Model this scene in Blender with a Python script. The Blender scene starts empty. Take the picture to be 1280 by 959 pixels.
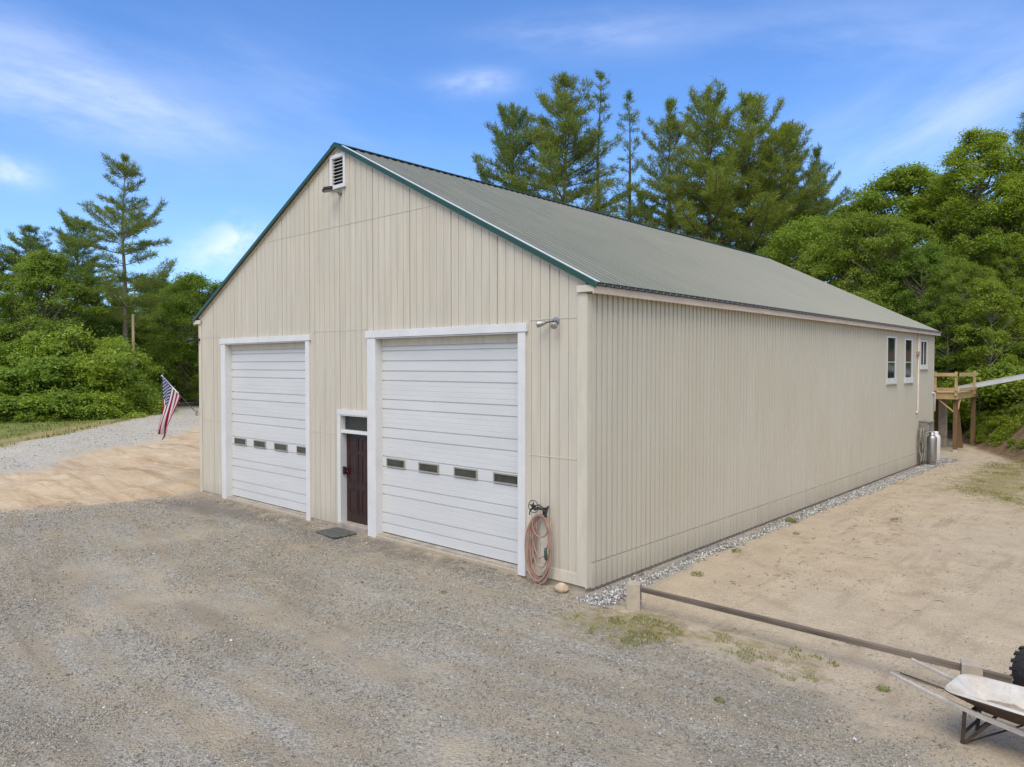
import bpy, math, random
import numpy as np
from mathutils import Vector, Matrix
random.seed(7)
R = math.radians
scene = bpy.context.scene
COL = scene.collection

# ------------------------------------------------------------------ camera model
CAM = np.array([7.033, -9.551, 3.691]); YAW, PIT, FPX = -0.73604, -0.024689, 916.62
_c, _s = math.cos(YAW), math.sin(YAW)
FWD = np.array([_s*math.cos(PIT), _c*math.cos(PIT), math.sin(PIT)])
RGT = np.array([_c, -_s, 0.0]); UPV = np.cross(RGT, FWD)
def ray(px, py): return FWD + RGT*(px-640)/FPX - UPV*(py-479.5)/FPX
def gpt(px, py, z=0.0):
    d = ray(px, py); t = (z-CAM[2])/d[2]; p = CAM + t*d; return (p[0], p[1])
def at(px, depth):
    p = CAM + depth*ray(px, 457); return p[0], p[1]
def topz(py, depth): return CAM[2] + (456.9-py)/FPX*depth

# ------------------------------------------------------------------ tagging
def tag(o, label=None, cat=None, group=None, kind=None):
    if label: o['label'] = label
    if cat: o['category'] = cat
    if group: o['group'] = group
    if kind: o['kind'] = kind
    return o
def thing(name, label, cat, loc=(0, 0, 0), rz=0, group=None):
    o = bpy.data.objects.new(name, None); COL.objects.link(o)
    o.location = loc; o.rotation_euler = (0, 0, rz); o.empty_display_size = .2
    return tag(o, label, cat, group)

# ------------------------------------------------------------------ mesh builder
class MB:
    def __init__(s): s.v = []; s.f = []; s.m = []
    def add(s, vs, fs, m=0):
        b = len(s.v); s.v += [tuple(map(float, p)) for p in vs]
        s.f += [[b+i for i in f] for f in fs]; s.m += [m]*len(fs)
    def box(s, x0, x1, y0, y1, z0, z1, m=0):
        x0, x1 = min(x0, x1), max(x0, x1); y0, y1 = min(y0, y1), max(y0, y1); z0, z1 = min(z0, z1), max(z0, z1)
        s.add([(x0,y0,z0),(x1,y0,z0),(x1,y1,z0),(x0,y1,z0),(x0,y0,z1),(x1,y0,z1),(x1,y1,z1),(x0,y1,z1)],
              [(0,3,2,1),(4,5,6,7),(0,1,5,4),(1,2,6,5),(2,3,7,6),(3,0,4,7)], m)
    def bar(s, p0, p1, w, h, up=(0, 0, 1), m=0):
        p0, p1 = Vector(p0), Vector(p1); d = (p1-p0).normalized(); up = Vector(up)
        r = d.cross(up)
        if r.length < 1e-4: r = d.cross(Vector((1, 0, 0)))
        r.normalize(); u = r.cross(d)
        vs = []
        for p in (p0, p1):
            for a, b in ((-1,-1),(1,-1),(1,1),(-1,1)): vs.append(p + r*a*w/2 + u*b*h/2)
        s.add(vs, [(0,1,2,3),(7,6,5,4),(0,4,5,1),(1,5,6,2),(2,6,7,3),(3,7,4,0)], m)
    def tube(s, pts, rad, n=8, m=0, cap=True):
        pts = [Vector(p) for p in pts]
        if not hasattr(rad, '__len__'): rad = [rad]*len(pts)
        vs = []; ref = None
        for i, p in enumerate(pts):
            a = pts[max(i-1, 0)]; b = pts[min(i+1, len(pts)-1)]
            d = (b-a).normalized()
            if ref is None:
                ref = d.orthogonal().normalized()
            else:
                ref = (ref - d*ref.dot(d))
                ref = ref.normalized() if ref.length > 1e-5 else d.orthogonal().normalized()
            q = d.cross(ref)
            for k in range(n):
                t = 2*math.pi*k/n; vs.append(p + (ref*math.cos(t)+q*math.sin(t))*rad[i])
        fs = []
        for i in range(len(pts)-1):
            for k in range(n):
                a = i*n+k; b = i*n+(k+1) % n; fs.append((a, b, b+n, a+n))
        if cap:
            fs.append(tuple(range(n-1, -1, -1))); fs.append(tuple((len(pts)-1)*n+k for k in range(n)))
        s.add(vs, fs, m)
    def lathe(s, prof, c=(0, 0, 0), n=20, m=0):
        vs = []; fs = []
        for (r, z) in prof:
            for k in range(n):
                t = 2*math.pi*k/n; vs.append((c[0]+r*math.cos(t), c[1]+r*math.sin(t), c[2]+z))
        for i in range(len(prof)-1):
            for k in range(n):
                a = i*n+k; b = i*n+(k+1) % n; fs.append((a, b, b+n, a+n))
        s.add(vs, fs, m)
    def build(s, name, mats, parent=None, smooth=False, bevel=0, loc=None):
        me = bpy.data.meshes.new(name); me.from_pydata(s.v, [], s.f)
        mats = mats if isinstance(mats, (list, tuple)) else [mats]
        for q in mats: me.materials.append(q)
        me.polygons.foreach_set('material_index', s.m)
        if smooth: me.polygons.foreach_set('use_smooth', [True]*len(s.f))
        me.update()
        o = bpy.data.objects.new(name, me); COL.objects.link(o)
        if parent: o.parent = parent
        if loc: o.location = loc
        if bevel:
            b = o.modifiers.new('bevel', 'BEVEL'); b.width = bevel; b.segments = 2; b.limit_method = 'ANGLE'; b.angle_limit = R(50)
        return o

def np_mesh(name, V, F, mats, parent=None, smooth=False, midx=None):
    """V (n,3); F (k,3|4) int"""
    me = bpy.data.meshes.new(name); k, c = F.shape
    me.vertices.add(len(V)); me.vertices.foreach_set('co', V.astype(np.float32).ravel())
    me.loops.add(k*c); me.loops.foreach_set('vertex_index', F.astype(np.int32).ravel())
    me.polygons.add(k); me.polygons.foreach_set('loop_start', np.arange(k, dtype=np.int32)*c)
    mats = mats if isinstance(mats, (list, tuple)) else [mats]
    for q in mats: me.materials.append(q)
    if midx is not None: me.polygons.foreach_set('material_index', midx.astype(np.int32))
    if smooth: me.polygons.foreach_set('use_smooth', np.ones(k, dtype=bool))
    me.update(calc_edges=True); me.validate()
    o = bpy.data.objects.new(name, me); COL.objects.link(o)
    if parent: o.parent = parent
    return o

def vnoise(x, y, seed=0):
    x = np.asarray(x, float); y = np.asarray(y, float)
    xi = np.floor(x).astype(np.int64); yi = np.floor(y).astype(np.int64); fx = x-xi; fy = y-yi
    fx = fx*fx*(3-2*fx); fy = fy*fy*(3-2*fy)
    def h(a, b):
        n = (a*374761393 + b*668265263 + seed*1442695041) & 0x7fffffff
        n = ((n ^ (n >> 13))*1274126177) & 0x7fffffff
        return ((n ^ (n >> 16)) & 0xffff)/65535.0
    return (h(xi,yi)*(1-fx)+h(xi+1,yi)*fx)*(1-fy)+(h(xi,yi+1)*(1-fx)+h(xi+1,yi+1)*fx)*fy
def fbm(x, y, s, seed=0):
    return (vnoise(x/s, y/s, seed)*.55+vnoise(x/s*2.1, y/s*2.1, seed+5)*.3+vnoise(x/s*4.3, y/s*4.3, seed+9)*.15)
def sstep(a, b, x):
    t = np.clip((x-a)/(b-a), 0, 1); return t*t*(3-2*t)

# ------------------------------------------------------------------ materials
class NT:
    def __init__(s, nt): s.nt = nt
    def n(s, t, **kw):
        o = s.nt.nodes.new(t)
        for k, v in kw.items(): setattr(o, k, v)
        return o
    def l(s, a, b): s.nt.links.new(a, b)
    def put(s, sock, v):
        if hasattr(v, 'is_output'): s.l(v, sock)
        else:
            if isinstance(v, (tuple, list)) and len(v) == 3 and sock.type == 'RGBA': v = (*v, 1)
            sock.default_value = v
    def math(s, op, a, b=None, c=None, clamp=False):
        o = s.n('ShaderNodeMath', operation=op); o.use_clamp = clamp
        for i, v in enumerate((a, b, c)):
            if v is not None: s.put(o.inputs[i], v)
        return o.outputs[0]
    def vmath(s, op, a, b=None):
        o = s.n('ShaderNodeVectorMath', operation=op)
        s.put(o.inputs[0], a)
        if b is not None: s.put(o.inputs[1], b)
        return o.outputs['Value'] if op in ('DOT_PRODUCT', 'LENGTH') else o.outputs['Vector']
    def mix(s, f, a, b, blend='MIX'):
        o = s.n('ShaderNodeMix', data_type='RGBA', blend_type=blend)
        s.put(o.inputs[0], f); s.put(o.inputs[6], a); s.put(o.inputs[7], b); return o.outputs[2]
    def noise(s, vec, scale, detail=4, rough=.55):
        o = s.n('ShaderNodeTexNoise'); s.put(o.inputs['Vector'], vec); o.inputs['Scale'].default_value = scale
        o.inputs['Detail'].default_value = detail; o.inputs['Roughness'].default_value = rough; return o.outputs['Fac']
    def mr(s, v, a, b, c=0.0, d=1.0, smooth=False):
        o = s.n('ShaderNodeMapRange'); o.interpolation_type = 'SMOOTHSTEP' if smooth else 'LINEAR'
        s.put(o.inputs[0], v); s.put(o.inputs[1], a); s.put(o.inputs[2], b); s.put(o.inputs[3], c); s.put(o.inputs[4], d)
        return o.outputs[0]
    def mapping(s, vec, scale=(1, 1, 1), rot=(0, 0, 0), loc=(0, 0, 0)):
        o = s.n('ShaderNodeMapping'); s.l(vec, o.inputs[0]); o.inputs['Scale'].default_value = scale
        o.inputs['Rotation'].default_value = rot; o.inputs['Location'].default_value = loc; return o.outputs[0]
    def bump(s, h, strength, dist):
        o = s.n('ShaderNodeBump'); s.l(h, o.inputs['Height']); o.inputs['Strength'].default_value = strength
        o.inputs['Distance'].default_value = dist; return o.outputs[0]
def newmat(name):
    m = bpy.data.materials.new(name); m.use_nodes = True; t = NT(m.node_tree)
    return m, t, m.node_tree.nodes['Principled BSDF']
def mat(name, col, rough=.6, metal=0, var=.12, scale=3, stretch=(1, 1, 1), bump=0, bscale=40, col2=None, spots=0, spotcol=(.2,.15,.1), spec=.5, world=True):
    m, t, b = newmat(name)
    if world:
        pos = t.n('ShaderNodeNewGeometry').outputs['Position']
    else: pos = t.n('ShaderNodeTexCoord').outputs['Object']
    p = t.mapping(pos, stretch)
    n1 = t.noise(p, scale, 5)
    dark = tuple(c*(1-var) for c in col); lite = tuple(min(1, c*(1+var)) for c in col)
    c = t.mix(t.mr(n1, .3, .7), dark, lite)
    if col2: c = t.mix(t.mr(t.noise(p, scale*.35, 4), .45, .65), c, col2)
    if spots: c = t.mix(t.math('MULTIPLY', t.mr(t.noise(pos, scale*6, 5, .7), .56, .72), spots), c, spotcol)
    t.l(c, b.inputs['Base Color'])
    t.put(b.inputs['Roughness'], t.mr(n1, .2, .8, max(rough-.1, .02), min(rough+.1, 1)))
    b.inputs['Metallic'].default_value = metal; b.inputs['Specular IOR Level'].default_value = spec
    if bump: t.l(t.bump(t.noise(t.mapping(pos, stretch), bscale, 4), bump, .01), b.inputs['Normal'])
    return m

def siding_mat(name, col, streak=1.0):
    m, t, b = newmat(name)
    pos = t.n('ShaderNodeNewGeometry').outputs['Position']
    st = t.noise(t.mapping(pos, (3.5, 3.5, .25)), 2.2, 5, .6)       # vertical weathering
    big = t.noise(pos, .45, 4)
    fine = t.noise(t.mapping(pos, (1, 1, .12)), 60, 3)
    sep = t.n('ShaderNodeSeparateXYZ'); t.l(pos, sep.inputs[0])
    # each 1.2 m panel a little different
    pan = t.n('ShaderNodeTexWhiteNoise', noise_dimensions='2D')
    cmb = t.n('ShaderNodeCombineXYZ')
    t.l(t.math('FLOOR', t.math('DIVIDE', t.math('ADD', t.math('SUBTRACT', sep.outputs[0], sep.outputs[1]), 5.59), 1.21)), cmb.inputs[0])
    t.l(t.math('FLOOR', t.math('DIVIDE', t.math('SUBTRACT', sep.outputs[2], 2.16), 2.3)), cmb.inputs[1])
    t.l(cmb.outputs[0], pan.inputs['Vector'])
    d = tuple(x*(1-.14*streak) for x in col); l = tuple(min(1, x*(1+.08*streak)) for x in col)
    c = t.mix(t.mr(st, .3, .7), d, l)
    c = t.mix(t.math('MULTIPLY', t.mr(big, .4, .68), .35), c, (col[0]*.9, col[1]*.86, col[2]*.78))
    c = t.mix(t.mr(pan.outputs['Value'], 0, 1, 0, .26*streak), c, (col[0]*.80, col[1]*.80, col[2]*.78))
    # splash dirt near the ground, drips
    low = t.math('MULTIPLY', t.mr(t.math('ADD', sep.outputs[2], t.math('MULTIPLY', st, .5)), .75, .2), .38)
    c = t.mix(low, c, (.27, .21, .14))
    nail = t.mr(t.noise(pos, 22, 2), .70, .78)
    c = t.mix(t.math('MULTIPLY', nail, .25), c, (.33, .27, .2))
    t.l(c, b.inputs['Base Color']); b.inputs['Roughness'].default_value = .62; b.inputs['Specular IOR Level'].default_value = .3
    t.l(t.bump(fine, .25, .004), b.inputs['Normal'])
    return m

M = {}
M['siding'] = siding_mat('front_siding_paint', (.57, .53, .447))
M['ribbed'] = siding_mat('ribbed_wall_paint', (.55, .52, .435), .4)
M['beige'] = mat('beige_board_paint', (.565, .525, .43), .6, var=.1, scale=2, stretch=(3, 3, .6), bump=.15)
M['fascia'] = mat('weathered_fascia_paint', (.60, .50, .41), .65, var=.12, scale=2.5, stretch=(2, .6, 3), bump=.2, spots=.25, spotcol=(.33, .26, .2))
M['white'] = mat('white_trim_paint', (.66, .665, .675), .45, var=.05, scale=2, spots=.25, spotcol=(.45, .42, .37), bump=.05)
M['door'] = mat('white_steel_door', (.60, .612, .618), .42, var=.04, scale=1.2, stretch=(.5, 1, 3), spots=.08, spotcol=(.5, .48, .44), bump=.04, bscale=200)
M['concrete'] = mat('concrete', (.36, .32, .27), .9, var=.25, scale=5, bump=.5, bscale=60, spots=.3, spotcol=(.2, .17, .13))
M['block'] = mat('concrete_block', (.42, .36, .285), .92, var=.12, scale=9, bump=.6, bscale=90, spots=.3, spotcol=(.26, .21, .16))
M['green'] = mat('green_trim_metal', (.016, .060, .036), .4, var=.1, scale=2, spec=.5)
M['rakewhite'] = mat('bright_metal_edge', (.75, .76, .74), .35, var=.06)
M['dark'] = mat('black_metal', (.018, .018, .02), .5, var=.2)
M['glass'] = mat('window_glass', (.012, .016, .018), .06, var=.3, scale=1.5, spec=.7)
M['glassgrey'] = mat('dusty_glass', (.05, .052, .045), .18, var=.35, scale=4, spec=.5)
M['wframe'] = mat('grey_window_gasket', (.32, .31, .27), .6)
M['maroon'] = mat('maroon_door_paint', (.030, .011, .010), .42, var=.2, scale=3, stretch=(3, 3, .5), bump=.05)
M['silver'] = mat('galvanised_metal', (.42, .42, .42), .45, metal=.85, var=.12, scale=5)
M['alu'] = mat('aluminium', (.62, .64, .66), .4, metal=.6, var=.08, scale=4)
M['rubber'] = mat('black_rubber', (.022, .022, .022), .85, var=.35, scale=9, bump=.4, bscale=60, spots=.35, spotcol=(.13, .11, .08))
M['mat'] = mat('grey_door_mat', (.13, .135, .125), .95, var=.3, scale=14, bump=.7, bscale=160, spots=.3, spotcol=(.25, .21, .15))
M['timber'] = mat('weathered_timber', (.12, .095, .072), .85, var=.45, scale=2.2, stretch=(.5, 7, 7), bump=.5, bscale=25, col2=(.21, .17, .125))
M['newwood'] = mat('treated_lumber', (.47, .335, .165), .75, var=.2, scale=4, stretch=(1, 1, 1), bump=.25, bscale=25)
M['oldwood'] = mat('brown_post_wood', (.17, .105, .05), .85, var=.35, scale=3, stretch=(4, 4, .5), bump=.4, bscale=25)
M['hose'] = mat('faded_red_hose', (.35, .215, .165), .6, var=.15, scale=6)
M['brass'] = mat('green_nozzle', (.03, .07, .055), .5)
M['rock'] = mat('tan_rock', (.50, .40, .28), .9, var=.25, scale=9, bump=.6, bscale=25)
M['handle'] = mat('grey_painted_wood', (.44, .41, .37), .75, var=.2, scale=7, bump=.3, bscale=40, spots=.5, spotcol=(.25, .19, .14))
M['rust'] = mat('rusty_brown_steel', (.055, .034, .022), .8, var=.4, scale=12, bump=.3, col2=(.09, .05, .03))
M['tray'] = mat('worn_white_tray', (.56, .54, .50), .7, var=.15, scale=6, col2=(.46, .41, .34), spots=.6, spotcol=(.30, .22, .15), bump=.2)
M['bark'] = mat('pine_bark', (.13, .10, .08), .95, var=.35, scale=2, stretch=(5, 5, 1), bump=.8, bscale=12, world=False)
M['barkgrey'] = mat('grey_bark', (.20, .175, .145), .95, var=.3, scale=2, stretch=(4, 4, 1), bump=.6, bscale=12, world=False)
M['pole'] = mat('utility_pole_wood', (.31, .235, .16), .9, var=.2, scale=3, stretch=(4, 4, .4), bump=.3)
M['pinkpipe'] = mat('pinkish_pipe', (.62, .55, .47), .55)
M['weather'] = mat('grey_weathered', (.24, .225, .20), .85, var=.35, scale=8, bump=.5)
M['cement_dust'] = mat('dried_cement', (.36, .29, .215), .95, var=.25, scale=14, bump=.7, bscale=50)

def roof_mat():
    m, t, b = newmat('green_roof_metal')
    pos = t.n('ShaderNodeNewGeometry').outputs['Position']
    n = t.noise(t.mapping(pos, (.5, 3, .5)), 1.2, 5); n2 = t.noise(pos, .25, 3)
    c = t.mix(t.mr(n, .3, .7), (.135, .153, .125), (.19, .203, .168))
    c = t.mix(t.math('MULTIPLY', t.mr(n2, .4, .65), .5), c, (.20, .195, .165))
    t.l(c, b.inputs['Base Color']); b.inputs['Specular IOR Level'].default_value = .55
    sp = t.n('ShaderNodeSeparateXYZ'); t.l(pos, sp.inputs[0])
    ph = t.math('FRACT', t.math('DIVIDE', t.math('ADD', sp.outputs[1], .09), .2286))      # rib shading painted into the colour: a dark stripe beside each rib
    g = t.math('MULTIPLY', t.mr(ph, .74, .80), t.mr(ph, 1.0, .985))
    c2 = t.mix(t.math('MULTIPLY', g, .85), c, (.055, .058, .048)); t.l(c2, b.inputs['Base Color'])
    t.put(b.inputs['Roughness'], t.mr(n, .2, .8, .30, .44)); return m
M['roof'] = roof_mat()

def leaf_mat(name, a, b_, c_, trans=.3, rough=.5):
    m, t, b = newmat(name)
    g = t.n('ShaderNodeNewGeometry'); oi = t.n('ShaderNodeObjectInfo')
    r = t.n('ShaderNodeValToRGB'); t.l(g.outputs['Random Per Island'], r.inputs[0])
    r.color_ramp.elements[0].color = (*a, 1); r.color_ramp.elements[1].color = (*c_, 1)
    e = r.color_ramp.elements.new(.55); e.color = (*b_, 1)
    cl = t.noise(t.n('ShaderNodeTexCoord').outputs['Object'], .7, 3)
    c = t.mix(t.math('MULTIPLY', t.mr(cl, .35, .7), .45), r.outputs[0], (c_[0]*1.15, c_[1]*1.05, c_[2]))
    c = t.mix(1.0, c, oi.outputs['Color'], 'MULTIPLY')
    t.l(c, b.inputs['Base Color']); b.inputs['Roughness'].default_value = rough; b.inputs['Specular IOR Level'].default_value = .25
    tr = t.n('ShaderNodeBsdfTranslucent'); t.l(t.mix(1.0, c, (1.25, 1.3, .6), 'MULTIPLY'), tr.inputs[0])
    mx = t.n('ShaderNodeMixShader'); mx.inputs[0].default_value = trans
    t.l(b.outputs[0], mx.inputs[1]); t.l(tr.outputs[0], mx.inputs[2])
    t.l(mx.outputs[0], m.node_tree.nodes['Material Output'].inputs[0]); return m
M['leaf'] = leaf_mat('broad_leaves', (.13, .195, .030), (.195, .275, .045), (.285, .365, .075), .5)
M['needle'] = leaf_mat('pine_needles', (.13, .182, .046), (.19, .25, .062), (.27, .32, .09), .45)
M['grass'] = leaf_mat('grass_blades', (.13, .19, .04), (.20, .25, .06), (.30, .28, .10), .4)

# ------------------------------------------------------------------ terrain
def bank_t(x, y): return np.maximum(((y-30.4)+2.16*(x+.12))/2.38, y-32.6)*np.where(y > 15, 1, 0)+np.where(y > 15, 0, -9)
def hz(x, y):
    x = np.asarray(x, float); y = np.asarray(y, float)
    h = .03*(fbm(x, y, 3.0, 3)-.5) + .05*(fbm(x, y, 9, 8)-.5)
    near = sstep(0, 1.2, np.maximum(np.maximum(-13.65-x, x), np.maximum(-y, y-22.7)))   # keep level at the walls
    h = h*near
    h = h + .045*np.exp(-(np.minimum(y, 0)/.7)**2)*sstep(.4, .1, y)*sstep(-1.2, -1.9, x)*sstep(-14.5, -13, x)
    t = bank_t(x, y)
    bank = 3.2*np.clip(t/3.6, 0, 1)**1.05 + np.clip(t-5, 0, 60)*.05
    w = sstep(-16, -6, x)
    h = h + bank*w + sstep(1.0, 4, t)*w*.7*(fbm(x, y, 1.6, 21)-.5)
    t2 = np.clip(x-10, 0, 40)*.12*sstep(2, 14, y)
    h = h + np.maximum(t2-bank*w, 0)
    # sand hump on the left, and low soft ridges in the sand
    h = h + .22*np.exp(-((x+17.5)/3.2)**2-((y-2.0)/5.5)**2) + .16*np.exp(-((x+24)/3)**2-((y-6)/5)**2)
    for rx, ry in ((2.1, 0.), (3.7, 2.)):           # shallow wheel ruts along the side yard
        cx = rx+.35*np.sin(y*.22+ry)+.25*(fbm(x*0, y, 2.5, 51)-.5)
        h = h - .035*np.exp(-((x-cx)/.16)**2)*sstep(.5, 3, y)*sstep(24, 20, y)*sstep(.3, .6, fbm(x*.3, y*.4, 1, 53)) + .018*np.exp(-((np.abs(x-cx)-.30)/.12)**2)*sstep(.5, 3, y)*sstep(24, 20, y)
    left = sstep(-13.9, -15, x)*sstep(-45, -30, x)
    h = h + left*(.34*(fbm(x*.6+y*.3, y*.25-x*.1, .8, 31)-.5)+.10*(fbm(x, y, .6, 37)-.5))
    return h
def poly_sd(px, py, poly):
    """signed distance, positive inside"""
    n = len(poly); d2 = np.full(px.shape, 1e12); ins = np.zeros(px.shape, bool)
    for i in range(n):
        ax, ay = poly[i]; bx, by = poly[(i+1) % n]
        ex, ey = bx-ax, by-ay; wx, wy = px-ax, py-ay
        t = np.clip((wx*ex+wy*ey)/(ex*ex+ey*ey+1e-12), 0, 1)
        d2 = np.minimum(d2, (wx-t*ex)**2+(wy-t*ey)**2)
        c = ((ay > py) != (by > py)) & (px < (bx-ax)*(py-ay)/((by-ay) if by != ay else 1e-12)+ax)
        ins ^= c
    return np.where(ins, 1, -1)*np.sqrt(d2)
DRIVE = [gpt(250, 624), gpt(120, 632), gpt(0, 640), (-16.5, -7), (-18, -40), (30, -40), (12, -9), (6.2, -3.2), gpt(1165, 935), gpt(1050, 880), gpt(900, 815), gpt(800, 775), gpt(742, 750), (0, 0), (-13.65, .0)]
ROAD = [(-22, -6), gpt(0, 597), gpt(45, 592), gpt(105, 570), gpt(190, 552), gpt(252, 531), (-60, 36), (-75, 55), (-108, 46), gpt(186, 497.5), gpt(196, 508), gpt(197, 517.5), gpt(142, 529), gpt(81, 543), gpt(0, 559), (-36, -10), (-36, -45), (-22, -45)]
FIELD = [gpt(0, 559), gpt(81, 543), gpt(142, 529), gpt(197, 517.5), gpt(196, 508), gpt(180, 499), (-110, 60), (-400, 300), (-400, -200), (-36, -45), (-36, -10)]
BROWN = [gpt(-40, 557), gpt(0, 551), gpt(60, 540), gpt(120, 528), gpt(150, 520), gpt(160, 521), gpt(130, 530), gpt(70, 543), gpt(0, 556), gpt(-40, 563)]
GR1 = [gpt(1185, 612), gpt(1235, 580), gpt(1300, 575), gpt(1300, 640), gpt(1245, 625)]
GR2 = [gpt(722, 768), gpt(760, 762), gpt(838, 775), gpt(870, 792), gpt(800, 808), gpt(735, 792)]
GR3 = [gpt(880, 780), gpt(960, 795), gpt(1040, 825), gpt(1035, 858), gpt(985, 850), gpt(905, 805)]
STRIP = [(.02, -.25), (.75, -.45), (.6, .5), (.42, 3), (.38, 8), (.42, 14), (.5, 19), (.8, 23.5), (.02, 23.5)]

def axis(lo, hi, step, far):
    a = list(np.arange(lo, hi+1e-6, step)); s = step
    while a[-1] < far: s *= 1.35; a.append(a[-1]+s)
    s = step
    while a[0] > -far: s *= 1.35; a.insert(0, a[0]-s)
    return np.array(a)
gx = axis(-56, 9, .25, 2500); gy = axis(-13, 40, .25, 2500)
GX, GY = np.meshgrid(gx, gy, indexing='ij')
X, Y = GX.ravel(), GY.ravel()
Z = hz(X, Y)
wob = (fbm(X, Y, 1.3, 41)-.5)
def zone(poly, soft): return np.clip(poly_sd(X+wob*.5, Y+wob*.5, poly)/soft*.5+.5, 0, 1)
W = dict(drive=zone(DRIVE, 1.3), road=zone(ROAD, 1.6), field=zone(FIELD, 1.2), brown=zone(BROWN, 1.6),
         grass=np.maximum(np.maximum(zone(GR1, 2.0), zone(GR2, 1.0)*.9), zone(GR3, 1.2)*.72),
         left=sstep(-13.3, -14.2, X), damp=zone([(-15, -1.6), (-11, -1.3), (-8, -.75), (-5.5, -.95), (-2, -.55), (-.3, -.15), (-.3, .5), (-15, .5)], .7))
t_ = bank_t(X, Y)
W['bank'] = sstep(-1.2, .6, t_)*sstep(-18, -8, X)
forest_far = np.maximum(sstep(32, 46, Y)*sstep(-60, -30, X), sstep(14, 24, X))
W['field'] = np.maximum(W['field'], forest_far*(1-W['bank']))
W['field'] = np.where((np.abs(X) > 130) | (np.abs(Y) > 130), 1.0, W['field'])
W['field'] = np.maximum(W['field'], sstep(20, 30, Y)*sstep(-13, -20, X)*(1-W['road']))
W['strip'] = zone(STRIP, .35)
nx, ny = len(gx), len(gy)
I = np.arange(nx*ny).reshape(nx, ny)
FQ = np.stack([I[:-1,:-1], I[1:,:-1], I[1:,1:], I[:-1,1:]], -1).reshape(-1, 4)

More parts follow.
